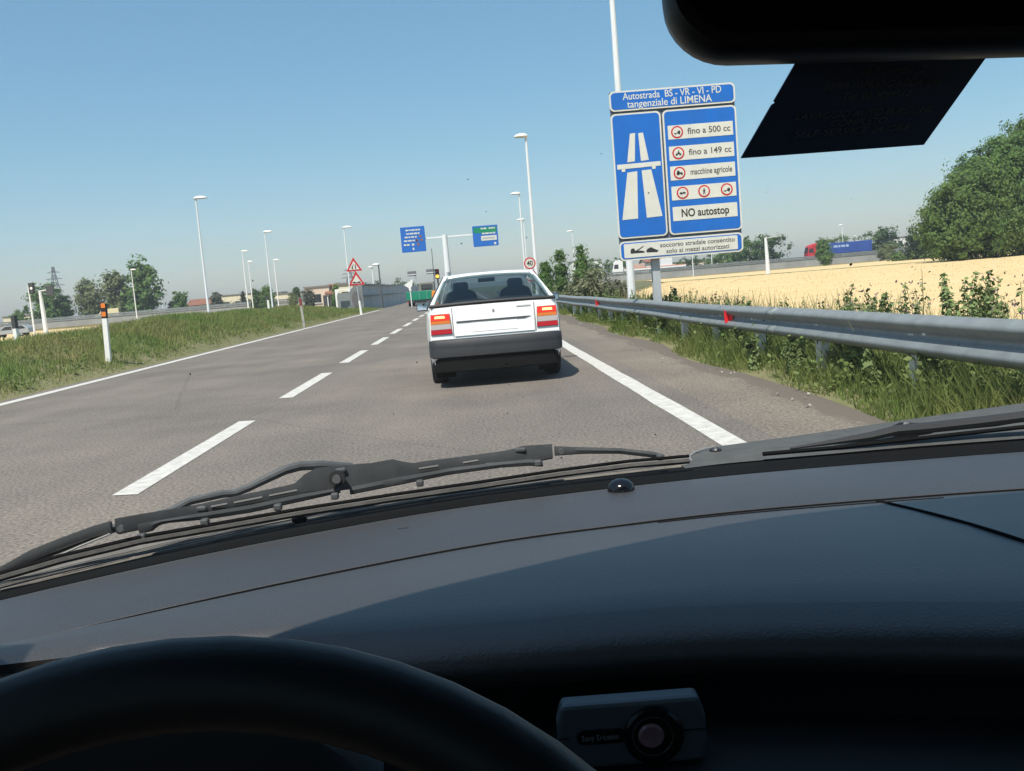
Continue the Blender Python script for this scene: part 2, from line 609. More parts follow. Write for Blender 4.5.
# low embankment of the motorway that crosses in the distance
M_emb = mat('embankment grass', (.27, .20, .09), .95, var=.55, scale=.25, col2=(.14, .13, .05), detail=7)
def embank(name, x0, x1, y0, y1):
    b = MB(); rows = []
    for i in range(41):
        t = i / 40
        x = x0 + (x1 - x0) * t; yc = y0 + (y1 - y0) * t
        rows.append([(x, yc - 9, -.27), (x, yc - 5.2, -.15 + rs.uniform(-.08, .08)), (x, yc - 4.25, -.10), (x, yc - 4.15, .85), (x, yc + 14, .85), (x, yc + 18, -.27)])
    b.grid(rows)
    tag(b.build(name, M_emb), kind='structure')
    b = MB(); b.add([(x0, y0 - 3.4, .86), (x1, y1 - 3.4, .86), (x1, y1 + 13, .86), (x0, y0 + 13, .86)], [(0, 1, 2, 3)])
    tag(b.build('motorway_road', M_oldroad), kind='structure')
embank('far_embankment', -260, -13, 186, 178)
embank('far_embankment', 26, 260, 194, 186)

# ================================================================ GRASS (uncountable)
def grass_left():
    rs = np.random.RandomState(11)
    n = 150000
    u = rs.rand(n)
    Y = 6 + 74 * u ** 1.5
    X = -(7.32 + 4.4 * rs.rand(n) ** .9)
    Z = np.array([bank_z(x, y) for x, y in zip(X, Y)]) - .02
    H = rs.uniform(.05, .24, n) * np.clip((-X - 7.25) / .9, .25, 1)
    W = rs.uniform(.006, .013, n) * (1 + Y / 22)
    keep = rs.rand(n) < .72 + .28 * np.sin(X * 2.1 + np.sin(Y * .7) * 2) * np.sin(Y * .9)
    return blades('bank_grass', X[keep], Y[keep], Z[keep], H[keep], W[keep], M_grass, .7, rs)
tag(grass_left(), kind='stuff')
def grass_right():
    rs = np.random.RandomState(12)
    n = 130000
    Y = 2.5 + 72 * rs.rand(n) ** 2.0
    e = np.minimum(2.93 + .012 * np.maximum(0, Y - 8), 3.3) + .12 * np.sin(Y * .9) + .08 * np.sin(Y * 2.7)
    X = e + rs.rand(n) ** 1.1 * 2.6
    Z = np.array([verge_z(x, y) for x, y in zip(X, Y)]) - .02
    H = rs.uniform(.08, .46, n) * np.clip((X - e) / .4, .18, 1)
    W = rs.uniform(.004, .010, n) * (1 + Y / 20)
    return blades('verge_grass', X, Y, Z, H, W, M_grass2, .75, rs)
tag(grass_right(), kind='stuff')
def grass_dry():
    rs = np.random.RandomState(13)
    n = 17000
    Y = 3 + 95 * rs.rand(n) ** 1.5
    X = 3.5 + 3.2 * rs.rand(n) + np.clip((Y - 45) * .12, 0, 6) * rs.rand(n)
    Z = np.full(n, -.15)
    H = rs.uniform(.3, .92, n) * (.75 + .25 * np.sin(Y * 1.3) * np.sin(Y * .37 + 1))
    W = rs.uniform(.005, .011, n) * (1 + Y / 18)
    return blades('dry_grass', X, Y, Z, H, W, M_dry, .35, rs)
tag(grass_dry(), kind='stuff')
def undergrowth():
    """low broad leaved plants mixed into the grass under the rail and on the bank"""
    rs = np.random.RandomState(17)
    P = []; N = []
    for k in range(900):
        right = k < 560
        if right:
            y = 3.5 + 45 * rs.rand() ** 1.9; x = 3.05 + 1.3 * rs.rand() ** .8 + .01 * max(0, y - 8); z = verge_z(x, y); h = rs.uniform(.12, .5)
        else:
            y = 7 + 45 * rs.rand() ** 1.4; x = -7.6 - 2.8 * rs.rand(); z = bank_z(x, y); h = rs.uniform(.06, .2)
        n = 26; sp = h * .32
        q = np.stack([x + rs.normal(size=n) * sp, y + rs.normal(size=n) * sp, z + h * rs.rand(n)], 1)
        P.append(q); N.append(rs.normal(size=(n, 3)) * .6 + np.array([0, -.3, .8]))
    P = np.concatenate(P); N = np.concatenate(N)
    V, F = leaf_quads(P, N, .034, rs)
    return arr_mesh('undergrowth', V, F, mat('undergrowth leaves', (.125, .205, .055), .7, var=.8, scale=1.2, col2=(.21, .235, .08), island=.35, trans=.45, spec=.3))
tag(undergrowth(), kind='stuff')
def wheat():
    rs = np.random.RandomState(14)
    n = 30000
    Y = 2 + 112 * rs.rand(n) ** 1.35
    X = 5.8 + np.clip((Y - 45) * .26, 0, 30) + 75 * rs.rand(n) ** 1.4
    X = np.where(np.abs((X * .94 - Y * .35) % 14 - 7) < .35, X + .6, X)
    ok = (X < 150 - Y * .9) & (Y < 114 - (X - 24) * .45)
    X, Y = X[ok], Y[ok]; n = len(X)
    return blades('wheat_stubble', X, Y, np.full(n, -.18), rs.uniform(.04, .09, n), rs.uniform(.012, .022, n) * (1 + Y / 25),
                  mat('wheat stalk', (.66, .485, .245), .9, island=.10, trans=.3), .9, rs)
tag(wheat(), kind='stuff')
def edge_litter():
    """loose stones and bits of litter along the edge of the shoulder"""
    rs = np.random.RandomState(15)
    b = MB()
    for k in range(60):
        y = 4 + 22 * rs.rand() ** 1.3
        x = 2.75 + .012 * max(0, y - 8) + rs.normal() * .14
        s = rs.uniform(.008, .026)
        b.box((x, y, s * .3), (s, s * rs.uniform(.7, 1.3), s * .7), Matrix.Rotation(rs.uniform(0, 3), 3, 'Z') @ Matrix.Rotation(rs.uniform(-.4, .4), 3, 'X'), .7)
    return b.build('gravel', mat('pale stone', (.27, .25, .22), .9, island=.6))
tag(edge_litter(), kind='stuff')

# summer haze: the far trees and buildings fade a little
hb = MB(); hb.box((20, 240, 28), (900, 560, 60))
hz = hb.build('haze', bpy.data.materials.new('haze'))
tag(hz, kind='stuff')
hm = hz.data.materials[0]; hm.use_nodes = True; hm.node_tree.nodes.clear()
ho = hm.node_tree.nodes.new('ShaderNodeOutputMaterial')
hv = hm.node_tree.nodes.new('ShaderNodeVolumePrincipled')
hv.inputs['Color'].default_value = (.84, .90, 1.0, 1)
hv.inputs['Density'].default_value = 0.00045
hv.inputs['Anisotropy'].default_value = 0.1
hm.node_tree.links.new(hv.outputs[0], ho.inputs['Volume'])

# ================================================================ ROADSIDE THINGS
M_galv = mat('galvanised steel', (.275, .30, .30), .58, metal=.35, var=.25, scale=6, detail=7, bump=.03)
M_post = mat('weathered post', (.74, .72, .66), .8, var=.35, scale=12)
M_pole = mat('pale painted pole', (.74, .76, .77), .5, var=.08, scale=3)
M_polegrey = mat('grey pole', (.50, .52, .54), .5, metal=.3, var=.15, scale=3)
M_white = mat('white enamel', (.80, .79, .75), .5, var=.08, scale=6)
M_sheetw = mat('white sign film', (.64, .63, .565), .55, var=.10, scale=5)
M_blue = mat('blue sign film', (.006, .135, .52), .42, var=.22, scale=2.2, col2=(.012, .115, .43), detail=9)
M_red = mat('red sign film', (.50, .015, .02), .45)
M_redrefl = mat('red reflector', (.72, .02, .03), .35)
M_black = mat('matt black', (.012, .012, .013), .6)
M_darkgrey = mat('dark grey', (.05, .052, .055), .6)
M_grey = mat('mid grey', (.22, .22, .22), .6)
M_green = mat('green sign film', (.0, .22, .10), .45)
M_amber = mat('amber lamp', (.9, .35, .03), .3, emit=(1, .45, .05, 1.6))
M_orange = mat('orange reflector', (.75, .20, .03), .4)
M_brownred = mat('brown red post head', (.24, .05, .035), .6, var=.3, scale=20)

def rounded(x0, z0, x1, z1, r, n=5):
    p = []
    for cx, cz, a0 in ((x1 - r, z1 - r, 0), (x0 + r, z1 - r, 90), (x0 + r, z0 + r, 180), (x1 - r, z0 + r, 270)):
        for k in range(n + 1):
            a = R(a0 + 90 * k / n)
            p.append((cx + r * math.cos(a), cz + r * math.sin(a)))
    return p
def flat(d): return lambda a, c, dd: (a, dd, c)

# ---- W-beam guard rail
W_PROF = [(.0, .31), (-.012, .302), (-.035, .288), (-.072, .268), (-.078, .25), (-.075, .232), (-.02, .182), (-.004, .168), (-.002, .155),
          (-.004, .142), (-.02, .128), (-.075, .078), (-.078, .06), (-.072, .042), (-.035, .022), (-.012, .008), (.0, .0)]
def guard_rail(name, x, y0, y1, z, step, first, label, refl=()):
    t = thing(name, (x, 0, 0), label, 'guard rail')
    b = MB()
    yy = np.arange(y0, y1 + .1, 1.0)
    dz_ = lambda y: float(np.interp(y, [-6, 4, 11, 27, 60], [0, -.018, -.062, -.082, -.173]))
    rows = [[(px, y, z + dz_(y) + pz + .006 * math.sin(y * .8)) for px, pz in W_PROF] for y in yy]
    b.grid(rows)
    b.build('rail', M_galv, t, smooth=True, solid=.004, angle=60)
    y = first
    while y < y1:
        p = MB()
        p.box((.05, y, z + dz_(y) - .2), (.09, .14, .95))
        p.box((.02, y, z + dz_(y) + .17), (.05, .10, .13))
        p.build('post', M_post, t, bevel=.006)
        y += step
    y = y0 + .55
    while y < min(y1, 60):                                    # lapped joints between the rail lengths
        q = MB(); q.grid([[(px - .0022, yy_, z + dz_(yy_) + pz + .006 * math.sin(yy_ * .8)) for px, pz in W_PROF] for yy_ in (y - .12, y + .12)])
        q.build('lap_joint', M_galv, t, smooth=True, solid=.003, angle=60)
        y += 7.8
    y = y0 + .55
    while y < min(y1, 40):
        for dz in (.205, .105):
            q = MB(); q.lathe([(.016, -.012), (.016, .002)], (-.03, y, z + dz_(y) + dz), 'X', 8)
            q.build('bolt', M_galv, t)
        y += 3.9
    for ry, s in refl:
        q = MB()
        q.prism([(-.085 * s, .065), (.03 * s, .085), (.06 * s, -.01), (.02 * s, -.09), (-.06 * s, -.055)], lambda a, c, d: (-.028 + d, ry + a * 2.0, z + dz_(ry) + .17 + c), -.004, .004)
        q.prism([(-.05, .08), (.05, .08), (.05, -.08), (-.05, -.08)], lambda a, c, d: (-.045 + a, ry + d, z + dz_(ry) + .17 + c), -.003, .003)
        q.build('reflector', M_redrefl, t)
    for wy in (6.77, 11.0, 12.4):
        q = MB(); q.box((-.012, wy, z + dz_(wy) + .165), (.006, .05, .022)); q.build('sticker', M_white, t)
    return t
guard_rail('guard_rail', 3.36, -6, 110, .405, 1.95, 1.15, 'grey steel guard rail with two red reflectors along the right shoulder', ((11.9, 1), (24.1, 1)))

def far_rail(name, pts, label, zb, post=4.0):
    """Double crash barrier on the edge of the far embankment."""
    t = thing(name, (pts[0][0], pts[0][1], zb), label, 'crash barrier')
    b = MB()
    (xa, ya), (xb, yb) = pts[0], pts[1]
    L = math.hypot(xb - xa, yb - ya); ux, uy = (xb - xa) / L, (yb - ya) / L
    for z0 in (.42, .78):
        rows = []
        for s in np.linspace(0, L, int(L / 6)):
            rows.append([(ux * s, uy * s + px * 1.2, z0 + pz * .95) for px, pz in W_PROF[::2]])
        b.grid(rows)
    b.build('rail', M_galv, t, solid=.006)
    q = MB(); q.add([(0, .02, -.95), (ux * L, uy * L + .02, -.95), (ux * L, uy * L + .02, .40), (0, .02, .40), (0, .2, .40), (ux * L, uy * L + .2, .40)], [(0, 1, 2, 3), (3, 2, 5, 4)])
    q.build('kerb_wall', mat('pale kerb concrete', (.33, .33, .31), .9, var=.3, scale=.3), t)
    p = MB(); s = 0
    while s < L:
        p.box((ux * s, uy * s + .09, .5), (.12, .12, 1.1)); s += post
    o = p.build('post_row', M_post, t)
    o['kind'] = 'stuff'
    return t
far_rail('crash_barrier', [(-258, 181.6), (-13.5, 173.8)], 'long grey motorway barrier in front of the trees on the left', .84)
far_rail('crash_barrier', [(26.5, 189.6), (258, 181.6)], 'long grey motorway barrier below the lorries beyond the wheat field', .84)

# grey single rail of the opposite carriageway, only its near end shows
def side_rail():
    t = thing('guard_rail', (-13.7, 0, 0), 'short grey guard rail behind the grass bank at the far left edge', 'guard rail')
    b = MB(); b.grid([[(px, y, .55 + pz) for px, pz in W_PROF] for y in np.arange(19, 26.1, 1.0)])
    b.build('rail', M_galv, t, smooth=True, solid=.004)
    for y in np.arange(19.5, 26, 3.0):
        p = MB(); p.box((.085, y, .25), (.09, .12, 1.1)); p.build('post', M_post, t)
side_rail()

# ---- big blue motorway sign: origin at the panel's top left corner, u across, v down
SW, SH = 2.40, 3.19
def motorway_sign():
    t = thing('motorway_sign', (2.97, 18.0, 1.42), 'tall blue motorway entrance board with white road symbol on grey post behind guard rail', 'road sign', rz=R(-1.2))
    # slight lean, as in the photograph
    def P(u, v): return (u * SW, SH * (1 - v))
    def plate(name, u0, v0, u1, v1, m, d, r=.05, parent=t, thick=.004):
        (x0, z1), (x1, z0) = P(u0, v0), P(u1, v1)
        q = MB(); q.prism(rounded(x0, z0, x1, z1, r), flat(0), -d - thick, -d)
        return q.build(name, m, parent)
    def poly(name, pts, m, d, parent=t, thick=.004):
        q = MB(); q.prism([P(u, v) for u, v in pts], flat(0), -d - thick, -d)
        return q.build(name, m, parent)
    # steel backing frame and H-section post
    q = MB()
    q.box((SW / 2, .035, SH / 2), (SW - .02, .03, SH - .02))
    for v in (.06, .3, .5, .7, .95):
        q.box((SW / 2, .085, SH * (1 - v)), (SW * .96, .06, .08))
    q.build('backing_frame', mat('sign back', (.10, .12, .16), .6, metal=.3), t)
    q = MB()
    for dy in (.12, .24): q.box((.71, dy, .4), (.15, .012, 4.4))
    q.box((.71, .18, .4), (.012, .12, 4.4))
    q.build('post', M_polegrey, t)
    panels = []
    for (u0, v0, u1, v1) in ((0, 0, 1, .117), (0, .131, .398, .868), (.412, .131, 1, .868), (0, .884, 1, 1)):
        w_ = plate('panel', u0, v0, u1, v1, M_sheetw, .0, .09, thick=.02)
        i = .013; j = i * SW / SH
        plate('blue_field', u0 + i, v0 + j, u1 - i, v1 - j, M_blue, .021, .07, parent=w_)
        panels.append(w_)
    hd, lp, rp, bp_ = panels
    text('lettering', 'Autostrada  BS - VR - VI - PD', .185, (SW * .5, -.027, SH * (1 - .036)), M_sheetw, hd, 1.88, bold=.0015)
    text('lettering', 'tangenziale di LIMENA', .19, (SW * .475, -.027, SH * (1 - .083)), M_sheetw, hd, 1.62, bold=.0015)
    D = .026
    def uv(px, py):
        v = (py - 95) / 500.0
        for _ in range(4):
            u = (px - 147 - 31 * v) / 366.0
            v = (py - 95 + 25 * u) / 499.0
        return (u, v)
    q = MB()
    for pl in (((208, 217), (223, 215), (222, 298), (200, 301)), ((232, 216), (246, 214), (263, 294), (240, 297)),
               ((170, 308), (297, 298), (298, 311), (171, 322)), ((183, 320), (194, 319), (194, 328), (184, 329)), ((272, 313), (283, 312), (283, 320), (273, 321)),
               ((200, 331), (229, 327), (231, 467), (185, 471)), ((242, 325), (270, 322), (303, 460), (257, 465))):
        q.prism([P(*uv(*p)) for p in pl], flat(0), -D - .004, -D)
    q.build('motorway_symbol', M_sheetw, lp)
    strips = ((.224, .305), (.346, .430), (.463, .546), (.582, .664), (.703, .787))
    words = ('fino a 500 cc', 'fino a 149 cc', 'macchine agricole', None, 'NO autostop')
    M_ink = mat('grey brown sign ink', (.09, .085, .08), .6)
    M_ink2 = mat('black sign ink', (.02, .02, .02), .6)
    def ring(parent, u, v, icon):
        x, z = P(u, v)
        q = MB(); q.lathe([(.115, -D - .008), (.115, -D - .004)], (x, 0, z), 'Y', 28); q.build('ring', M_red, parent)
        q = MB(); q.lathe([(.088, -D - .012), (.088, -D - .008)], (x, 0, z), 'Y', 24); q.build('disc', M_sheetw, parent)
        q = MB(); f = lambda a, c, d: (x + a, d, z + c)
        y0, y1 = -D - .015, -D - .012
        if icon == 'cart':
            q.prism([(-.06, -.02), (.0, -.02), (.01, .015), (.05, .03), (.062, .0), (.055, -.025), (.02, -.028), (-.06, -.03)], f, y0, y1)
            q.lathe([(.016, y0), (.016, y1)], (x - .035, 0, z - .03), 'Y', 10); q.lathe([(.016, y0), (.016, y1)], (x + .04, 0, z - .03), 'Y', 10)
        elif icon == 'bike':
            for dx in (-.035, .035): q.lathe([(.02, y0), (.02, y1)], (x + dx, 0, z - .025), 'Y', 12)
            q.prism([(-.035, -.02), (-.01, .015), (.03, .01), (.035, -.015), (.0, -.02)], f, y0, y1)
            q.prism([(-.012, .015), (.005, .055), (.018, .05), (.006, .012)], f, y0, y1)
        elif icon == 'tractor':
            q.lathe([(.03, y0), (.03, y1)], (x - .03, 0, z - .012), 'Y', 14); q.lathe([(.018, y0), (.018, y1)], (x + .042, 0, z - .024), 'Y', 12)
            q.prism([(-.05, .0), (-.045, .045), (-.005, .045), (.0, .012), (.055, .01), (.055, -.02), (.0, -.02)], f, y0, y1)
        elif icon == 'person':
            q.lathe([(.011, y0), (.011, y1)], (x, 0, z + .045), 'Y', 10)
            q.prism([(-.016, .03), (.014, .03), (.022, -.005), (.008, -.005), (.022, -.06), (.008, -.06), (-.002, -.02), (-.018, -.06), (-.03, -.058), (-.012, -.01), (-.024, .0)], f, y0, y1)
        else:
            q.prism([(-.062, -.005), (-.035, .02), (-.01, .0), (.02, .022), (.06, .0), (.05, -.022), (.02, -.012), (-.02, -.03), (-.055, -.022)], f, y0, y1)
        q.build('pictogram', M_ink2, parent)
    for (v0, v1), s, ic in zip(strips, words, ('cart', 'bike', 'tractor', None, None)):
        sp = plate('strip', .447, v0, .967, v1, M_sheetw, D, .008, parent=rp)
        # lettering sits on the panel so that it stays one level below it
        sp.name = 'strip'
        vm = (v0 + v1) / 2
        if ic:
            ring(rp, .52, vm, ic)
            text('lettering', s, .16, (SW * .775, -D - .006, SH * (1 - vm)), M_ink, rp, .82 if ic != 'tractor' else .80, bold=.002)
        elif s:
            text('lettering', s, .21, (SW * .707, -D - .006, SH * (1 - vm)), M_ink2, rp, .92, bold=.004)
        else:
            for u, k in ((.535, 'cow'), (.708, 'person'), (.89, 'cart')): ring(rp, u, vm, k)
    plate('strip', .036, .9, .955, .984, M_sheetw, D, .02, parent=bp_)
    text('lettering', 'soccorso stradale consentito', .12, (SW * .63, -D - .006, SH * (1 - .924)), M_ink, bp_, 1.45, bold=.001)
    text('lettering', 'solo ai mezzi autorizzati', .12, (SW * .63, -D - .006, SH * (1 - .962)), M_ink, bp_, 1.22, bold=.001)
    q = MB(); x, z = P(.20, .943); f = lambda a, c, d: (x + a, d, z + c)
    q.prism([(-.27, -.05), (-.27, .0), (-.25, .04), (-.20, .045), (-.18, .0), (-.05, -.01), (.0, -.03), (.0, -.05)], f, -D - .008, -D - .004)
    q.prism([(-.16, .0), (-.02, .075), (-.01, .065), (-.13, -.005)], f, -D - .008, -D - .004)
    q.prism([(.03, -.03), (.06, .015), (.13, .04), (.2, .0), (.27, -.03), (.24, -.06), (.05, -.05)], f, -D - .0085, -D - .0045)
    q.build('pictogram', M_ink2, bp_)
motorway_sign()

# ---- street lamps
def lamp(loc, h, label, dark=False, side=1, head=.62, group='street lamps along the slip road', ground=0.0, arm=False):
    t = thing('street_lamp', (loc[0], loc[1], ground), label, 'street lamp', group)
    mp = mat('dark lamp pole', (.10, .11, .12), .5) if dark else M_pole
    q = MB(); q.tube([(0, 0, -.4), (0, 0, .3), (0, 0, 1.2), (0, 0, h * .6), (0, 0, h)], [.11, .11, .095, .075, .055], 10)
    q.build('pole', mp, t, smooth=True)
    q = MB()
    L = head
    prof = [(-.16, .04), (-.05, .11), (.1, .15), (.35, .17), (.62, .14), (.85, .08), (.95, .02)]
    rows = []
    for s, hh in prof:
        wd = .06 + .17 * math.sin(math.pi * min(1, max(0, (s + .2) / 1.2))) ** .6
        rows.append([(side * s * L, wd * math.cos(a), h + .02 + (hh if math.sin(a) > 0 else .06) * math.sin(a)) for a in np.linspace(0, 2 * math.pi, 12, endpoint=False)])
    q.grid(rows, close=True)
    n = len(q.v); q.f.append(tuple(range(12))); q.f.append(tuple(range(n - 12, n)))
    hd = q.build('lamp_head', M_white, t, smooth=True, angle=60)
    q = MB(); q.box((side * .45 * L, 0, h - .025), (.5 * L, .16, .03)); q.build('lens', mat('lamp lens', (.45, .47, .48), .2), hd, bevel=.01)
    return t
lamp((4.03, 23.0), 9.0, 'pale street lamp pole rising behind the big blue motorway sign', side=-1, head=.9)
lamp((3.56, 48.0), 8.5, 'tall white street lamp right of the white car, nearest with its lamp head in view', side=-1, head=.62)
lamp((5.05, 81.0), 8.8, 'white street lamp directly left of the tallest lamp behind the white car roof', side=-1, head=.8)
lamp((7.4, 114.0), 8.8, 'thin pale street lamp above the round 40 sign, third along the right', side=-1, head=.9)
lamp((17.6, 152.0), 8.9, 'faint small street lamp above the slender poplars on the right', side=-1, head=1.0)
lamp((-18.7, 68.0), 9.0, 'tallest white street lamp standing alone on the left beyond the grass bank', side=1, head=.85)
lamp((-21.2, 102.0), 8.85, 'white street lamp right of the two round bushes on the left', side=1, head=.9)
lamp((-31.5, 135.0), 8.9, 'hazy street lamp at the end of the long cream house on the left', side=1, head=.9)
lamp((-38.8, 170.0), 9.0, 'thin hazy street lamp just right of the lamp by the cream house', side=1, head=.9)
lamp((-30.2, 150.0), 8.0, 'faint thin street lamp right of the lamp beside the round bushes', side=1, head=.9)
lamp((-12.75, 102.0), 8.65, 'white street lamp behind the red warning triangles', side=1, head=.95)
lamp((-7.95, 86.0), 3.9, 'short dark street lamp with white head beside the grey concrete wall', dark=True, side=-1, head=.6)
lamp((-11.15, 112.0), 4.5, 'small pale street lamp just left of the short dark lamp above the concrete wall', side=-1, head=.5)
G2 = 'street lamps along the far motorway'
for x, y, h, lb in ((-73.2, 197, 8.8, 'thin pale motorway lamp in front of the pale poplars on the left'), (-56.0, 160, 8.75, 'thin pale motorway lamp in front of the dark tree on the left'),
                    (-78.3, 243, 8.9, 'thin pale motorway lamp at the right edge of the dark tall tree on the left'),
                    (81.7, 200, 8.0, 'pale motorway lamp in front of the blue trailer'), (127.0, 300, 7.7, 'pale motorway lamp rising behind the blue trailer'),
                    (44.3, 182, 6.0, 'thin pale motorway lamp below the middle of the big blue sign'), (50.2, 190, 5.6, 'short pale motorway lamp right of the one below the big blue sign')):
    lamp((x, y), h, lb, side=1 if x < 0 else -1, head=.9, group=G2)

# ---- delineator posts
def delineator(loc, h, head, bands, label, body=M_white, lean=0.0, ry=0.0):
    t = thing('delineator_post', loc, label, 'marker post', 'marker posts on the grass bank', rz=ry)
    t.rotation_euler = (0, lean, ry)
    q = MB(); rows = []
    for z, k in ((-.3, 1), (h * .72, 1)):
        rows.append([(x * k, y * k, z) for x, y in ((-.06, .0), (-.05, -.035), (.05, -.035), (.06, .0), (.05, .05), (-.05, .05))])
    q.grid(rows, close=True); q.f.append((6, 7, 8, 9, 10, 11))
    q.build('post', body, t)
    q = MB(); rows = []
    for z, dz in ((h * .72, 0), (h - .05, 0), (h, .02)):
        rows.append([(x, y, z + dz * (1 if x < 0 else -1)) for x, y in ((-.063, .0), (-.053, -.038), (.053, -.038), (.063, .0), (.053, .053), (-.053, .053))])
    q.grid(rows, close=True); q.f.append((12, 13, 14, 15, 16, 17)); q.f.append((5, 4, 3, 2, 1, 0))
    hd = q.build('head', head, t)
    for z in bands:
        q = MB(); q.box((0, -.041, z), (.09, .006, .10)); q.build('reflector', M_orange, hd, bevel=.002)
    return t
delineator((-7.93, 20.6, .30), 1.17, M_black, (1.115, .93), 'white marker post with black head and two orange reflectors on the grass bank', lean=R(2.2))
delineator((-10.75, 22.6, .34), 1.02, M_darkgrey, (), 'dark headed marker post half sunk in grass at the left edge', lean=R(1), ry=R(160))
delineator((-7.35, 41.5, .15), 1.15, M_brownred, (), 'weathered marker post with brown red head on the bank below the far houses', body=mat('dirty post', (.42, .41, .35), .8, var=.4, scale=9), lean=R(-2.5))
delineator((-10.6, 50.0, .86), .72, M_darkgrey, (), 'small white marker post with dark head below the round bushes', ry=R(180))

# ---- pair of warning triangles
def triangles():
    t = thing('warning_sign', (-6.95 - .35, 61.5, .0), 'two red bordered warning triangles stacked on one grey pole with white foot', 'road sign')
    q = MB(); q.tube([(0.18, .05, -.2), (0.10, .05, 1.6), (-.02, .05, 3.3)], .035, 8); q.build('pole', M_polegrey, t)
    q = MB(); q.tube([(0.21, .0, -.2), (0.155, .0, .9)], [.085, .075], 10); q.build('foot', M_white, t)
    for z0, cx in ((2.84, .02), (1.93, .1)):
        h = .9; wd = .52
        q = MB(); q.prism([(cx - wd, z0), (cx + wd, z0), (cx, z0 + h)], flat(0), -.02, 0); pl = q.build('triangle', M_red, t)
        q = MB(); q.prism([(cx - wd * .66, z0 + .10), (cx + wd * .66, z0 + .10), (cx, z0 + h * .74)], flat(0), -.026, -.021); q.build('white_field', M_sheetw, pl)
        q = MB()
        if z0 > 2:
            q.prism([(cx - .15, z0 + .14), (cx - .07, z0 + .14), (cx - .07, z0 + .36), (cx - .15, z0 + .30)], flat(0), -.032, -.027)
            q.prism([(cx - .10, z0 + .3), (cx - .02, z0 + .5), (cx - .02, z0 + .38)], flat(0), -.032, -.027)
            q.prism([(cx + .07, z0 + .14), (cx + .13, z0 + .14), (cx + .12, z0 + .42), (cx + .07, z0 + .42)], flat(0), -.033, -.027)
        else:
            q.prism([(cx - .27, z0 + .13), (cx + .27, z0 + .13), (cx + .25, z0 + .2), (cx + .15, z0 + .24), (cx + .05, z0 + .18), (cx - .05, z0 + .18), (cx - .15, z0 + .24), (cx - .25, z0 + .2)], flat(0), -.032, -.027)
        q.build('pictogram', M_black, pl)
triangles()

# ---- round 40 sign
def speed_sign():
    t = thing('speed_limit_sign', (2.72, 40.0, 0), 'round white 40 speed limit sign with red ring above the white car roof', 'road sign')
    q = MB(); q.tube([(0, .05, -.3), (0, .05, 2.3)], .03, 8); q.build('pole', M_polegrey, t)
    for z, s in ((1.98, '40'), (1.46, None)):
        q = MB(); q.lathe([(.25, -.02), (.25, 0)], (0, 0, z), 'Y', 32); pl = q.build('ring', M_red, t)
        q = MB(); q.lathe([(.195, -.026), (.195, -.021)], (0, 0, z), 'Y', 32); q.build('disc', M_sheetw, pl)
        if s: text('lettering', s, .29, (0, -.03, z - .005), M_black, pl, .26, bold=.006)
        else:
            q = MB(); q.prism([(-.1, z - .04), (.1, z - .04), (.1, z + .03), (-.1, z + .03)], flat(0), -.032, -.027); q.build('pictogram', M_black, pl)
speed_sign()

# ---- gantry with two direction boards
def gantry():
    t = thing('sign_gantry', (-2.0, 100, 0), 'white T shaped gantry carrying two blue direction boards over the road', 'sign gantry')
    q = MB(); q.tube([(0, 0, -.5), (0, 0, 3), (-.02, 0, 6.95)], [.36, .33, .28], 12); q.build('column', M_pole, t, smooth=True)
    q = MB(); q.box((.5, .12, 6.72), (5.6, .16, .16)); q.build('crossbeam', M_pole, t, bevel=.02)
    def board(x0, z0, x1, z1, rows, top=None):
        q = MB(); q.prism(rounded(x0, z0, x1, z1, .08), flat(0), -.08, -.02); bd = q.build('board', mat('blue board edge', (.02, .12, .42), .5), t)
        q = MB(); q.prism(rounded(x0 + .05, z0 + .05, x1 - .05, z1 - .05, .06), flat(0), -.09, -.081); q.build('blue_field', M_blue, bd)
        if top:
            q = MB(); q.prism(rounded(x0 + .12, z1 - .75, x1 - .12, z1 - .18, .05), flat(0), -.10, -.091); q.build('green_field', M_green, bd)
        q = MB()
        rr = random.Random(int(x0 * 100))
        for zc, xa, xb, hh in rows:
            x = x0 + xa
            while x < x0 + xb - .05:
                w_ = min(rr.uniform(.14, .42), x0 + xb - x)
                q.prism([(x, z0 + zc - hh), (x + w_, z0 + zc - hh), (x + w_, z0 + zc + hh), (x, z0 + zc + hh)], flat(0), -.108, -.101)
                x += w_ + .07
        q.build('lettering', M_sheetw, bd)
        return bd
    bl = board(-4.62, 5.40, -2.05, 8.05, ((2.3, .55, 2.1, .075), (1.93, .6, 2.0, .085), (1.57, .4, 1.7, .075), (1.2, .3, 1.7, .075), (.78, .25, .95, .085), (.78, 1.1, 1.35, .11), (.33, 1.15, 1.4, .12)))
    q = MB()
    for x, z in ((-2.55, 7.0), (-2.95, 6.6), (-2.45, 6.6), (-2.85, 6.18)):
        q.prism([(x - .13, z - .12), (x + .13, z - .12), (x + .13, z + .12), (x - .13, z + .12)], flat(0), -.108, -.101)
    q.build('emblem', mat('brown emblem', (.22, .10, .07), .6), bl)
    br = board(2.98, 5.40, 5.66, 7.58, ((1.87, .9, 1.5, .08), (1.87, 1.75, 2.4, .08), (1.35, 1.0, 2.4, .08), (.25, 2.2, 2.42, .12)), True)
    q = MB(); q.prism([(3.85, 6.0), (5.5, 6.0), (5.5, 6.5), (3.85, 6.5)], flat(0), -.108, -.101); q.build('white_field', M_sheetw, br)
    q = MB(); q.prism([(4.0, 6.17), (5.3, 6.17), (5.3, 6.32), (4.0, 6.32)], flat(0), -.114, -.109); q.build('lettering', mat('pale grey ink', (.35, .36, .38), .6), br)
gantry()

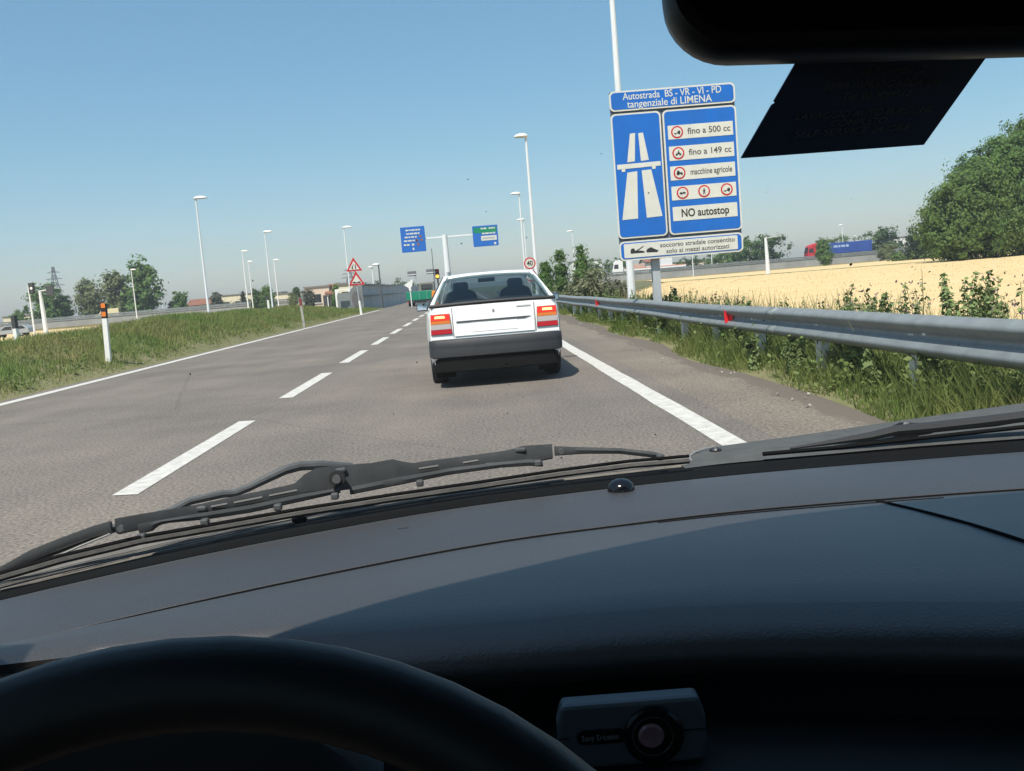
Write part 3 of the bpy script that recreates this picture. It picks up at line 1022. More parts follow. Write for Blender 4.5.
# ---- things at the end of the slip road
def beacon():
    t = thing('traffic_light', (-1.88, 60.0, 0), 'black signal head with glowing amber lamp left of the white car roof', 'traffic light')
    q = MB(); q.tube([(0, .1, -.3), (0, .1, 2.5)], .05, 8); q.build('pole', mat('olive pole', (.12, .13, .08), .7), t)
    q = MB(); q.box((0, 0, 2.2), (.26, .2, .62)); hd = q.build('signal_head', M_black, t, bevel=.03)
    for z, m in ((2.38, mat('unlit red lens', (.30, .03, .015), .25)), (2.05, M_amber)):
        q = MB(); q.lathe([(.0, -.14), (.06, -.135), (.105, -.11), (.11, -.09)], (0, 0, z), 'Y', 16); q.build('lens', m, hd, smooth=True)
        q = MB(); q.grid([[(.125 * math.cos(a), y, z + .125 * math.sin(a)) for a in np.linspace(.1, math.pi - .1, 10)] for y in (-.09, -.24)]); q.build('visor', M_black, hd, solid=.008)
beacon()
def green_truck():
    t = thing('flatbed_truck', (-4.05, 78, 0), 'low flatbed truck with green tailboard on the left lane ahead', 'truck')
    q = MB(); q.box((0, .05, .86), (2.25, .08, .72)); tb = q.build('tailboard', mat('green truck paint', (.0, .22, .125), .5, var=.15, scale=2), t, bevel=.02)
    q = MB()
    for x in (-.04, .6, -.7): q.box((x, -.005, .86), (.05, .03, .70))
    q.build('latch', mat('green latch', (.12, .36, .25), .5), tb)
    for s in (-1, 1):
        q = MB(); q.box((s * 1.1, 3, .86), (.06, 5.8, .72)); q.build('side_board', MATS['green truck paint'], t)
    q = MB(); q.box((0, 3, .47), (2.2, 5.9, .08)); q.box((0, 3, .35), (.9, 6.5, .18)); q.build('chassis', M_black, t)
    for y in (1.2, 6.4):
        for s in (-1, 1):
            q = MB(); q.lathe([(.30, -.13), (.43, -.12), (.45, -.05), (.45, .05), (.43, .12), (.30, .13)], (s * .92, y, .45), 'X', 20); q.build('wheel', mat('tyre rubber', (.02, .02, .021), .85), t)
    q = MB(); q.box((0, -.02, .38), (1.9, .06, .16)); q.build('bumper', M_darkgrey, t)
    q = MB(); q.box((.35, 6.9, 1.35), (1.45, 1.4, 1.3), taper=.9); cb = q.build('cab', mat('beige cab', (.20, .195, .165), .6), t, bevel=.06)
    q = MB(); q.box((.35, 6.17, 1.6), (1.0, .03, .4)); q.build('rear_window', M_darkgrey, cb)
    for s in (-1, 1):
        q = MB(); q.box((s * .98, -.02, .42), (.22, .06, .1)); q.build('tail_light', M_red, t)
green_truck()
def worker_board():
    t = thing('arrow_board', (-4.75, 75.6, 0), 'tilted white arrow shaped board on a post above the green truck', 'sign board')
    q = MB(); q.prism([(-.36, 1.78), (.0, 2.0), (.36, 2.22), (.30, 1.72), (.16, 1.52), (.2, 1.3), (.05, 1.28), (-.02, 1.55)], flat(0), -.03, 0); q.build('board', M_white, t)
    q = MB(); q.tube([(.12, .03, -.2), (.1, .03, 1.6)], .04, 8); q.build('post', M_white, t)
worker_board()
def orange_barrel():
    t = thing('traffic_barrel', (-2.75, 76, 0), 'orange road works barrel beside the green truck, partly behind the white car', 'barrel')
    q = MB(); q.lathe([(.30, .0), (.31, .12), (.27, .14), (.27, .42), (.25, .44), (.25, .76), (.22, .78), (.22, 1.1), (.12, 1.16)], (0, 0, 0), 'Z', 18); q.build('body', mat('orange plastic', (.75, .24, .02), .5), t, smooth=True)
    q = MB(); q.lathe([(.275, .2), (.275, .36)], (0, 0, 0), 'Z', 18); q.build('band', M_white, t)
orange_barrel()
def lane_board(x, y, z, label):
    t = thing('message_board', (x, y, 0), label, 'sign board', 'message boards over the far lanes')
    q = MB(); q.box((0, 0, z + .45), (1.5, .25, .62)); bd = q.build('board', mat('grey board', (.13, .14, .15), .6), t, bevel=.03)
    q = MB(); q.box((0, -.13, z), (1.5, .12, .12)); q.build('beam', M_black, t)
    q = MB(); q.box((0, -.14, z + .2), (1.45, .03, .09)); q.build('strip', M_white, bd)
    q = MB(); q.tube([(.6, .1, -.3), (.6, .1, z + .8)], .06, 8); q.build('post', M_polegrey, t)
lane_board(-9.3, 160, 4.0, 'dark message board with white strip right of the concrete wall')
lane_board(-6.1, 160, 4.1, 'dark message board just left of the amber traffic light')
def thin_pole(x, y, h, label):
    t = thing('pole', (x, y, 0), label, 'pole')
    q = MB(); q.tube([(0, 0, -.3), (.02, 0, h)], [.05, .03], 8); q.build('shaft', M_darkgrey, t)
    q = MB(); q.lathe([(.09, -.25), (.11, -.2), (.11, 0)], (0, 0, 0), 'Z', 10); q.build('base', M_darkgrey, t)
thin_pole(-3.48, 99, 5.6, 'thin dark pole hanging down from the left blue board')

# ---- grey concrete wall beside the slip road
def concrete_wall():
    t = thing('concrete_wall', (-9.0, 0, 0), 'long grey concrete wall running beside the road behind the warning triangles', 'wall')
    M_con = mat('grey concrete', (.50, .52, .52), .9, var=.2, scale=.5, detail=8, bump=.1)
    n = 0
    y = 80.0
    while y < 172:
        q = MB(); q.box((.12 * math.sin(y), y + 2.97, .86), (.32, 5.94, 2.6 + .02 * math.sin(y * 3)))
        q.build('panel', M_con, t, bevel=.02)
        y += 6.0
    q = MB(); q.box((.0, 126, 1.2), (.46, 92, .06)); q.build('ledge', mat('darker concrete', (.17, .18, .18), .9), t)
    q = MB(); q.box((0, 126, 2.2), (.5, 92, .1)); q.build('coping', mat('coping concrete', (.33, .34, .34), .9), t)
    # splayed end wall facing the road
    q = MB(); q.prism([(-1.05, -.3), (.1, -.3), (.1, 2.15), (-.4, 2.12), (-.8, 1.95), (-1.05, 1.6)], lambda a, c, d: (a, 79.8 + d, c), -.15, .15); q.build('end_wall', mat('end wall concrete', (.21, .22, .22), .9, var=.25, scale=1.2), t)
    q = MB(); q.prism([(-.48 + .38 * math.cos(a), .35 + .62 + .66 * math.sin(a)) for a in np.linspace(0, 2 * math.pi, 22, endpoint=False)], lambda a, c, d: (a, 79.62 + d, c), -.02, .02)
    q.build('niche', mat('niche shade', (.12, .115, .11), .9), t)  # flat dark oval; the shade of a recess is put into its colour
concrete_wall()

# ================================================================ TREES, BUSHES, WEEDS
M_bark = mat('bark', (.10, .075, .05), .9, var=.4, scale=6)
def leafm(name, c, c2, isl=.3, tr=.45, sc=.25):
    return mat(name, c, .75, var=.8, scale=sc, col2=c2, island=isl, trans=tr, spec=.3)
L_dark = leafm('dark leaves', (.095, .16, .05), (.062, .115, .037))
L_mid = leafm('green leaves', (.145, .24, .06), (.095, .175, .05))
L_pale = leafm('pale willow leaves', (.22, .255, .12), (.15, .185, .08))
L_olive = leafm('olive green leaves', (.155, .23, .06), (.10, .17, .045), sc=.18)
L_silver = leafm('silver grey leaves', (.25, .26, .16), (.15, .17, .09), sc=2)
L_conif = leafm('dark conifer needles', (.04, .065, .025), (.025, .045, .018))
L_grey = leafm('greyish foliage', (.14, .15, .10), (.09, .10, .07))

# large grove at the right
grove = 'large trees of the grove at the right edge'
tree('tree', (51.2, 93, -.2), [(-1.2, 0, 4.2, 3.6, 3.6, 3.6), (.8, 0, 6.6, 3.2, 3.3, 3.0), (-2.2, -.8, 2.2, 2.4, 2.6, 2.0), (2.2, -.5, 3.0, 2.6, 3, 2.6)], 2.2, .25, L_olive, M_bark,
     'rounded olive green tree at the left end of the large grove', group=grove, clumps=560, per=85, spread=.40, leaf=.19, seed=5)
tree('tree', (55.6, 95, -.2), [(0, 0, 6.0, 4.0, 3.6, 4.2), (1.2, 0, 10.0, 2.8, 3, 2.4), (-1.8, 0, 8.6, 2.6, 2.6, 2.0), (0, -1, 2.6, 3.6, 3, 2.4)], 3, .3, L_mid, M_bark,
     'brighter green tall tree in the middle of the large grove', group=grove, clumps=600, per=85, spread=.42, leaf=.19, seed=6)
tree('tree', (60.2, 96, -.2), [(0, 0, 6.5, 4.2, 4, 4.6), (.4, 0, 11.8, 3.2, 3, 2.8), (-1.6, 0, 10.0, 2.2, 2.6, 2.2), (0, -1, 2.6, 3.8, 3, 2.4)], 3, .32, L_olive, M_bark,
     'highest tree of the grove, cut by the right picture edge', group=grove, clumps=600, per=85, spread=.42, leaf=.19, seed=8)
tree('sapling', (51.3, 88.5, -.15), [(0, 0, 2.1, .55, .5, 1.1), (.3, 0, 3.0, .5, .5, .8), (-.3, 0, 1.3, .6, .5, .5)], .7, .05, L_mid, M_bark, 'thin bright sapling with bare stem in front of the grove', clumps=30, per=14, spread=.2, leaf=.17, seed=21)

# young poplars and the silver bush behind the guard rail
pop = 'slender young poplars behind the guard rail'
for x, y, h, r, sd, lb in ((5.05, 60, 2.75, .42, 31, 'broadest and leftmost slender young poplar beside the tall lamp'), (6.05, 60.5, 3.35, .33, 32, 'narrow young poplar in the middle of the three right of the tall lamp'),
                           (7.4, 60.2, 3.5, .42, 33, 'tallest pointed young poplar rising behind the silver grey bush')):
    tree('poplar_tree', (x, y, -.15), [(0, 0, h * .38, r, r, h * .3), (0.02, 0, h * .66, r * .8, r * .8, h * .24), (0, 0, h * .9, r * .35, r * .35, h * .12)], h * .3, .05, L_mid, M_bark, lb, group=pop,
         clumps=80, per=26, spread=.14, leaf=.11, seed=sd)
tree('bush', (4.35, 34.5, -.1), [(0, 0, .75, .62, .5, .7), (-.35, 0, .55, .4, .4, .5), (.45, 0, 1.05, .4, .4, .5)], .3, .04, L_silver, M_bark, 'silver grey feathery bush behind the guard rail right of the white car', 'bush', clumps=80, per=30, spread=.15, leaf=.075, seed=41)
tree('bush', (5.6, 37.0, -.1), [(0, 0, .55, .7, .5, .55)], .3, .04, L_grey, M_bark, 'low grey green bush just right of the silver grey bush', 'bush', clumps=50, per=26, spread=.15, leaf=.08, seed=42)
tree('bush', (3.9, 52.0, -.1), [(0, 0, .7, .6, .5, .8)], .3, .04, L_mid, M_bark, 'small green bush behind the white car roof, left of the round 40 sign', 'bush', clumps=40, per=20, spread=.15, leaf=.1, seed=43)

# trees along the far motorway, right of the road
gr = 'trees along the motorway beyond the wheat field'
def far_tree(x, y, hw, h, m, label, seed, group=None, lobes=3, cat='tree', name='tree', z0=-.2, low=.28):
    rs = np.random.RandomState(seed)
    bl = []
    for k in range(lobes):
        u = (k + .5) / lobes - .5
        bl.append((u * 1.3 * hw + rs.uniform(-.1, .1) * hw, rs.uniform(-.3, .3) * hw, h * (.52 + rs.uniform(-.08, .05)), hw * .62, hw * .6, h * (.46 + rs.uniform(-.05, 0))))
    bl.append((rs.uniform(-.2, .2) * hw, 0, h * .72, hw * .5, hw * .5, h * .26))
    bl.append((0, -hw * .2, h * low, hw * .9, hw * .6, h * low))
    return tree(name, (x, y, z0), bl, h * .25, max(.06, h * .022), m, M_bark, label, cat, group, clumps=110, per=30, spread=h * .05, leaf=h * .035 + .06, seed=seed, limbs=4)
far_tree(60.5, 205, 4.0, 8.3, L_mid, 'tall bushy tree right of the big sign behind the white gantry post', 51, gr)
far_tree(66.5, 206, 4.6, 7.9, L_dark, 'broad dark green tree left of the red lorry cab', 52, gr)
far_tree(68.0, 176, 1.5, 5.4, L_mid, 'bushy tree in front of the gap between red lorry cab and blue trailer', 53, gr)
far_tree(93.5, 228, 6.0, 6.6, L_olive, 'wide low tree behind the blue trailer', 54, gr)
far_tree(102.8, 226, 4.0, 7.9, L_dark, 'round dark tree behind the right end of the blue trailer', 55, gr)
far_tree(80.2, 176, 1.9, 3.6, L_pale, 'small yellowish bush right of the blue trailer', 56, gr, cat='bush', name='bush')
far_tree(78.6, 158, 2.4, 3.8, L_mid, 'light green bush beside the dark conifer at the grove', 57, gr, cat='bush', name='bush')
tree('conifer_tree', (72.8, 150, -.2), [(0, 0, 1.4, 1.9, 1.6, 1.3), (0, 0, 2.8, 1.3, 1.2, 1.2), (0, 0, 4.2, .6, .6, 1.0)], 1, .15, L_conif, M_bark, 'small pointed dark conifer left of the grove', clumps=80, per=26, spread=.25, leaf=.2, seed=58)
tree('conifer_tree', (109.5, 214, -.2), [(0, 0, 2, 1.2, 1, 2), (0, 0, 4.0, .6, .6, 1.2)], 1, .15, L_conif, M_bark, 'tiny dark conifer in front of the white building', clumps=40, per=20, spread=.3, leaf=.25, seed=59)
far_tree(28.0, 212, 3.6, 5.6, L_olive, 'rounded bush left of the white lorry cab', 60, gr, cat='bush', name='bush')
far_tree(34.5, 214, 3.2, 5.4, L_mid, 'green bush directly behind the white lorry cab', 61, gr, cat='bush', name='bush')
far_tree(17.2, 140, 1.8, 2.6, L_mid, 'low bush between the poplars and the white lorry', 62, gr, cat='bush', name='bush')
far_tree(56.5, 208, 4.0, 5.0, L_mid, 'low green tree below the right end of the big blue sign', 63, gr)
far_tree(50.5, 210, 3.4, 4.2, L_dark, 'dark green tree below the lower right corner of the big blue sign', 64, gr)
far_tree(44.0, 212, 3.0, 4.2, L_olive, 'low tree behind the sign post of the big blue sign', 65, gr)

# left of the road
gl = 'trees beyond the motorway on the left'
far_tree(-84.0, 190, 3.6, 8.8, L_mid, 'dark green tree behind the traffic signals at the far left', 71, gl)
far_tree(-81.6, 192, 2.2, 6.8, L_dark, 'dark tree touching the right side of the tree behind the signals', 72, gl)
far_tree(-90.5, 192, 1.4, 4.2, L_mid, 'small round tree at the left picture edge', 73, gl)
far_tree(-75.9, 191, 2.2, 9.4, L_pale, 'pale willow standing apart above the cream van', 74, gl)
far_tree(-70.0, 190, 2.1, 10.6, L_pale, 'pale tall willow joined to the dark tall tree', 75, gl)
far_tree(-64.8, 190, 3.9, 12.2, L_mid, 'tallest dark green tree of the left group', 76, gl, lobes=3)
far_tree(-58.0, 191, 1.5, 5.6, L_mid, 'small green tree right of the tall left group', 77, gl)
far_tree(-60.3, 194, 1.2, 3.6, L_dark, 'low dark bush between the tall left tree and the small tree', 78, gl, cat='bush', name='bush')
far_tree(-52.6, 198, 1.3, 4.8, L_grey, 'round greyish tree behind the tallest left lamp', 79, gl)
far_tree(-38.5, 172, .95, 4.3, L_dark, 'left one of two round dark bushes near the left lamps', 80, gl, cat='bush', name='bush')
far_tree(-36.3, 171, 1.15, 4.6, L_mid, 'right one of two round bushes, touching the lamp pole', 81, gl, cat='bush', name='bush')
far_tree(-32.0, 176, .6, 4.0, L_dark, 'narrow dark bush beside the low cream house', 82, gl, cat='bush', name='bush')
far_tree(-27.8, 150, .6, 3.0, L_pale, 'pale bush between the cream house and the pinkish house', 83, gl, cat='bush', name='bush')
far_tree(-23.6, 140, .65, 3.2, L_grey, 'grey green round bush behind the brown headed marker post', 84, gl, cat='bush', name='bush')
far_tree(-17.6, 128, .8, 3.6, L_mid, 'green tree left of the arched house below the pylon', 85, gl)
for x, y, h, lb in ((-44.2, 186, 4.2, 'thin dark cypress at the right end of the long cream house'), (-21.5, 160, 3.4, 'thin dark cypress left of the white villa'), (-19.2, 162, 3.9, 'thin dark cypress behind the white villa')):
    tree('cypress_tree', (x, y, -.2), [(0, 0, h * .45, .5, .5, h * .42), (0, 0, h * .8, .3, .3, h * .22)], .6, .1, L_conif, M_bark, lb, group='cypresses by the far houses', clumps=40, per=20, spread=.2, leaf=.2, seed=int(h * 10))
def hedge(x0, x1, y, h, label, m, seed):
    rs = np.random.RandomState(seed)
    t = thing('hedge', ((x0 + x1) / 2, y, -.2), label, 'hedge')
    n = max(4, int((x1 - x0) / 2.2)); bl = []
    for k in range(n):
        x = x0 + (x1 - x0) * (k + .5) / n - (x0 + x1) / 2
        bl.append((x, rs.uniform(-.5, .5), h * .45, 1.6, 1.2, h * rs.uniform(.4, .6)))
    P, N = crown_points(bl, n * 22, 24, .3, rs); V, F = leaf_quads(P, N, .26, rs)
    arr_mesh('foliage', V, F, m, t)
hedge(-24, -9.8, 190, 4.4, 'dark hedge showing above the grey concrete wall', L_dark, 91)
hedge(70, 88, 150.5, 1.2, 'low scrub at the foot of the far barrier left of the grove', L_olive, 93)
hedge(-58, -40, 205, 2.6, 'dark hedge behind the long cream house', L_dark, 94)

# tall weeds behind the guard rail
M_weed = mat('weed leaves', (.21, .28, .10), .7, var=.6, scale=6, col2=(.14, .19, .07), island=.35, trans=.25, spec=.3)
M_weedstem = mat('weed stem', (.16, .15, .06), .8)
M_flower = mat('mauve thistle heads', (.17, .12, .12), .8, island=.4)
def weed(loc, h, kind, label, seed, leaf=.06, group='tall weeds growing behind the guard rail'):
    rs = np.random.RandomState(seed)
    t = thing('weed_plant', loc, label, 'plant', group)
    st = MB(); P = []; N = []; FP = []; FN = []
    ns = {'thistle': 4, 'bushy': 9, 'broad': 3}[kind]
    for s in range(ns):
        a = rs.uniform(0, 6.28); ln = h * rs.uniform(.08, .28); hh = h * rs.uniform(.65, 1.0)
        pts = [np.array([math.cos(a) * ln * u ** 1.3 + rs.normal() * .01, math.sin(a) * ln * u ** 1.3, hh * u]) for u in np.linspace(0, 1, 6)]
        st.tube(pts, [.006, .0055, .005, .004, .003, .002], 5)
        nl = {'thistle': 64, 'bushy': 210, 'broad': 36}[kind]
        for k in range(nl):
            u = rs.uniform(.12, 1.0); i = min(4, int(u * 5)); f = u * 5 - i
            c = pts[i] * (1 - f) + pts[i + 1] * f
            r = h * .10 * (1.2 - u) if kind != 'bushy' else h * .11 * (1.25 - u)
            d = rs.normal(size=3) * np.array([1, 1, .4]); d /= np.linalg.norm(d)
            P.append(c + d * r * rs.uniform(.3, 1)); N.append(np.array([0, 0, .6]) + d * .7 + rs.normal(size=3) * .3)
        if kind == 'thistle':
            for k in range(5):
                FP.append(pts[5] + rs.normal(size=3) * np.array([.035, .035, .04])); FN.append(rs.normal(size=3))
            for k in range(6):
                u = rs.uniform(.7, 1); i = min(4, int(u * 5)); FP.append(pts[i] + rs.normal(size=3) * .04); FN.append(rs.normal(size=3))
    st.build('stem', M_weedstem, t)
    V, F = leaf_quads(np.array(P), np.array(N), leaf, rs); arr_mesh('leaves', V, F, M_weed, t)
    if FP:
        V, F = leaf_quads(np.array(FP), np.array(FN), .018, rs); arr_mesh('flower_heads', V, F, M_flower, t)
    return t
W1 = 'tall weeds growing behind the guard rail'
specs = [(3.92, 7.3, 1.12, 'bushy', 'dense dark green weed behind the rail near the right edge'), (3.85, 7.75, 1.25, 'thistle', 'tallest thin weed left of the dense green one'),
         (3.8, 6.75, 1.20, 'thistle', 'leggy brown green weed right of the dense green one'), (3.9, 6.45, 1.18, 'thistle', 'tall seedy weed at the right picture edge'),
         (3.75, 7.95, .98, 'thistle', 'mauve headed weed left of the tallest weed'), (3.95, 7.1, 1.05, 'bushy', 'bluish green bushy weed beside the dense one')]
for i, (x, y, h, k, lb) in enumerate(specs):
    weed((x, y, -.05), h, k, lb, 100 + i, leaf=.025 if k == 'bushy' else .022)
rs = np.random.RandomState(77)
base = [weed((3.8, 8.6, -.05), .92, 'thistle', 'short thin weed showing against the wheat above the guard rail', 120, leaf=.028),
        weed((3.8, 8.2, -.05), .95, 'thistle', 'short thin weed showing against the wheat above the guard rail', 121, leaf=.026),
        weed((3.9, 9.0, -.05), .90, 'bushy', 'short thin weed showing against the wheat above the guard rail', 122, leaf=.028)]
for o in base: o['group'] = 'short weeds showing above the guard rail'
yy = 8.2
for k in range(34):
    yy += rs.uniform(.2, .75) * (1 + k * .015)
    c = copy_tree(base[rs.randint(3)])
    c.location = (3.75 + rs.rand() * .5, yy, -.08 + rs.uniform(-.04, .04))
    c.rotation_euler = (0, 0, rs.uniform(0, 6.28)); s = rs.uniform(.8, 1.08); c.scale = (s, s, s)
low = [weed((3.2, 6.0, 0), .45, 'broad', 'leafy green weed growing at the foot of the guard rail', 130, leaf=.075),
       weed((3.2, 6.0, 0), .5, 'bushy', 'leafy green weed growing at the foot of the guard rail', 131, leaf=.05),
       weed((3.2, 6.0, 0), .38, 'broad', 'leafy green weed growing at the foot of the guard rail', 132, leaf=.06)]
for o in low: o['group'] = 'leafy weeds under the guard rail'
for k in range(56):
    c = low[k] if k < 3 else copy_tree(low[rs.randint(3)])
    y = 4.2 + 26 * (k / 56) ** 1.6 + rs.uniform(-.2, .2)
    c.location = (3.12 + rs.rand() ** .8 * .75, y, -.04)
    c.rotation_euler = (0, 0, rs.uniform(0, 6.28)); s = rs.uniform(.7, 1.15); c.scale = (s, s, s)

# ================================================================ FAR BUILDINGS, PYLONS, LORRIES
M_cream = mat('cream plaster', (.78, .68, .48), .9, var=.15, scale=.8)
M_pink = mat('pinkish plaster', (.72, .56, .45), .9, var=.15, scale=.8)
M_whitew = mat('white plaster', (.82, .80, .74), .9, var=.1, scale=.8)
M_tile = mat('roof tiles', (.26, .11, .065), .85, var=.4, scale=2.5, detail=6)
M_flatroof = mat('flat roof edge', (.20, .18, .16), .9)
M_win = mat('dark window glass', (.03, .035, .04), .15)
def house(loc, wd, dp, h, wall, label, roof='gable', wins=3, rz=0.0, rh=None, door=True, cat='house', name='house'):
    t = thing(name, (loc[0], loc[1], -.25), label, cat, rz=rz)
    q = MB()
    if roof == 'gable':
        rh = rh or wd * .10 + .6
        for s in (-1, 1):
            q.add([(s * wd / 2, -dp / 2, 0), (s * wd / 2, dp / 2, 0), (s * wd / 2, dp / 2, h), (s * wd / 2, 0, h + rh), (s * wd / 2, -dp / 2, h)], [(0, 1, 2, 3, 4)])
        for s in (-1, 1):
            q.add([(-wd / 2, s * dp / 2, 0), (wd / 2, s * dp / 2, 0), (wd / 2, s * dp / 2, h), (-wd / 2, s * dp / 2, h)], [(0, 1, 2, 3)])
    else:
        q.box((0, 0, h / 2), (wd, dp, h))
    q.build('wall', wall, t)
    q = MB()
    if roof == 'gable':
        for s in (-1, 1):
            a = Vector((0, s * (dp / 2 + .5), h - .5 * rh / (dp / 2) + .1)); bq = Vector((0, 0, h + rh + .1))
            q.add([(-wd / 2 - .4, a.y, a.z), (wd / 2 + .4, a.y, a.z), (wd / 2 + .4, bq.y, bq.z), (-wd / 2 - .4, bq.y, bq.z)], [(0, 1, 2, 3)])
        ro = q.build('roof', M_tile, t, solid=.18)
        c = MB(); c.box((wd * .22, dp * .1, h + rh + .2), (.6, .6, 1.1)); c.build('chimney', wall, ro)
    else:
        q.box((0, 0, h + .12), (wd + .3, dp + .3, .24)); q.build('roof', M_flatroof, t)
    for k in range(wins):
        x = -wd / 2 + wd * (k + .5) / wins
        for z in ((h * .5,) if h < 4.6 else (h * .28, h * .72)):
            f = MB(); f.box((x, -dp / 2 - .01, z), (1.1, .08, 1.3)); fr = f.build('window', M_win, t)
            s_ = MB(); s_.box((x, -dp / 2 - .06, z - .72), (1.3, .2, .1)); s_.build('sill', M_whitew, fr)
    if door:
        f = MB(); f.box((wd * .36, -dp / 2 - .012, 1.05), (1.0, .07, 2.1)); f.build('door', M_darkgrey, t)
    return t
house((-53.5, 228), 9.5, 8, 4.2, M_cream, 'long pale cream house with dark roof edge left of the hazy lamp', 'flat', 4)
house((-46.2, 226), 4.6, 7, 3.9, M_cream, 'square cream annex joined to the right of the long cream house', 'flat', 1)
house((-62.5, 226), 6.5, 7, 2.6, M_pink, 'low house with brown red tiled roof behind the tallest left lamp', 'gable', 2)
house((-57.6, 232), 3.2, 6, 3.2, M_whitew, 'small white house between the tiled roof and the long cream house', 'flat', 1)
house((-38.2, 200), 7.0, 7, 3.3, M_cream, 'low cream house right of the two round bushes', 'flat', 2)
house((-23.5, 150), 3.8, 6, 3.4, M_pink, 'pinkish cream house behind the brown headed marker post', 'flat', 1)
def arched(loc, wd, h, label, arches, wall=M_whitew, dp=5, roofm=M_tile, name='villa', bare=False):
    """White house with a row of open arches along its front."""
    t = thing(name, (loc[0], loc[1], -.25), label, 'house')
    n = arches; aw = wd / n; q = MB(); r = aw * .40
    top = h if bare else h * .78
    for k in range(n):
        x = -wd / 2 + aw * (k + .5)
        zs = top - r - .12
        a = [(x + r * math.cos(u), zs + r * math.sin(u)) for u in np.linspace(0, math.pi, 11)]
        q.prism([(x - aw / 2, 0), (x - r, 0)] + a[::-1] + [(x + r, 0), (x + aw / 2, 0), (x + aw / 2, top), (x - aw / 2, top)], flat(0), -dp / 2 - 1.3, -dp / 2 - 1.0)
    q.build('arcade', wall, t)
    if bare:
        q = MB(); q.box((0, -dp / 2 - .2, 1.0), (wd * .9, .1, 2.0)); q.build('gate', mat('grey gate', (.20, .22, .22), .7), t)
        return t
    q = MB(); q.box((0, 0, h / 2), (wd, dp, h)); q.build('wall', wall, t)
    q = MB(); q.prism([(-dp / 2 - 1.5, top + .05), (0, h + .9), (dp / 2 + .4, h + .05), (dp / 2 + .4, h - .1), (0, h + .72), (-dp / 2 - 1.5, top - .1)], lambda a, c, d: (d, a, c), -wd / 2 - .3, wd / 2 + .3)
    q.build('roof', roofm, t)
    for k in range(n):
        x = -wd / 2 + aw * (k + .5)
        q = MB(); q.box((x, -dp / 2 - .02, 1.1), (aw * .35, .06, 1.7)); q.build('door', M_win, t)
arched((-19.4, 150), 5.0, 2.9, 'bright white villa with open arches in front of thin cypresses', 4)
arched((-13.95, 108), 1.9, 2.45, 'white arched porch directly left of the warning triangles', 1, dp=2.2, name='porch', bare=True)
house((-14.6, 115), 1.7, 4, 3.0, M_cream, 'cream house with flat brown roof above the white arched porch', 'flat', 1, door=False)
house((111.8, 240), 3.9, 6, 5.2, M_whitew, 'plain white building beside the conifer right of the blue trailer', 'flat', 1)
house((107.2, 244), 6.5, 7, 4.2, M_cream, 'beige building between the blue trailer and the white building', 'flat', 2)
house((70.6, 236), 4.2, 6, 6.2, M_whitew, 'white building peeping over the trees right of the big blue sign', 'flat', 1)
house((57, 236), 16, 9, 3.4, M_pink, 'long pinkish building low behind the big blue sign', 'flat', 6)
house((48, 240), 5, 7, 4.2, M_whitew, 'white house right of the sign post below the big blue sign', 'gable', 2)
house((32.5, 256), 8, 8, 6.0, M_whitew, 'pale building with dark flat roof left of the white lorry', 'flat', 3)
house((-95.5, 205), 6, 6, 3.2, M_cream, 'small cream house at the left picture edge', 'flat', 2)

def pylon(loc, h, label):
    t = thing('power_pylon', (loc[0], loc[1], -.3), label, 'pylon')
    q = MB(); m = mat('pylon steel', (.16, .17, .18), .6, metal=.4)
    def wdt(z): return 3.2 * (1 - z / h) ** 1.2 + .35
    zs = np.linspace(0, h, 9)
    cs = [[(s * wdt(z), u * wdt(z), z) for s, u in ((-1, -1), (1, -1), (1, 1), (-1, 1))] for z in zs]
    for k in range(4): q.tube([c[k] for c in cs], .14, 5)
    for i in range(8):
        for k in range(4):
            q.tube([cs[i][k], cs[i + 1][(k + 1) % 4]], .08, 4); q.tube([cs[i][(k + 1) % 4], cs[i + 1][k]], .08, 4)
    q.build('mast', m, t)
    q = MB()
    for z, l in ((h * .68, 4.2), (h * .79, 3.6), (h * .9, 2.8)):
        for s in (-1, 1): q.tube([(0, 0, z + .7), (s * l, 0, z)], .12, 4); q.tube([(0, 0, z - .1), (s * l, 0, z)], .10, 4)
    q.build('cross_arm', m, t)
pylon((-180.5, 420), 25.5, 'hazy lattice power pylon behind the dark tree at the far left')
pylon((-57, 460), 16.5, 'hazy lattice power pylon above the trees left of the warning triangles')

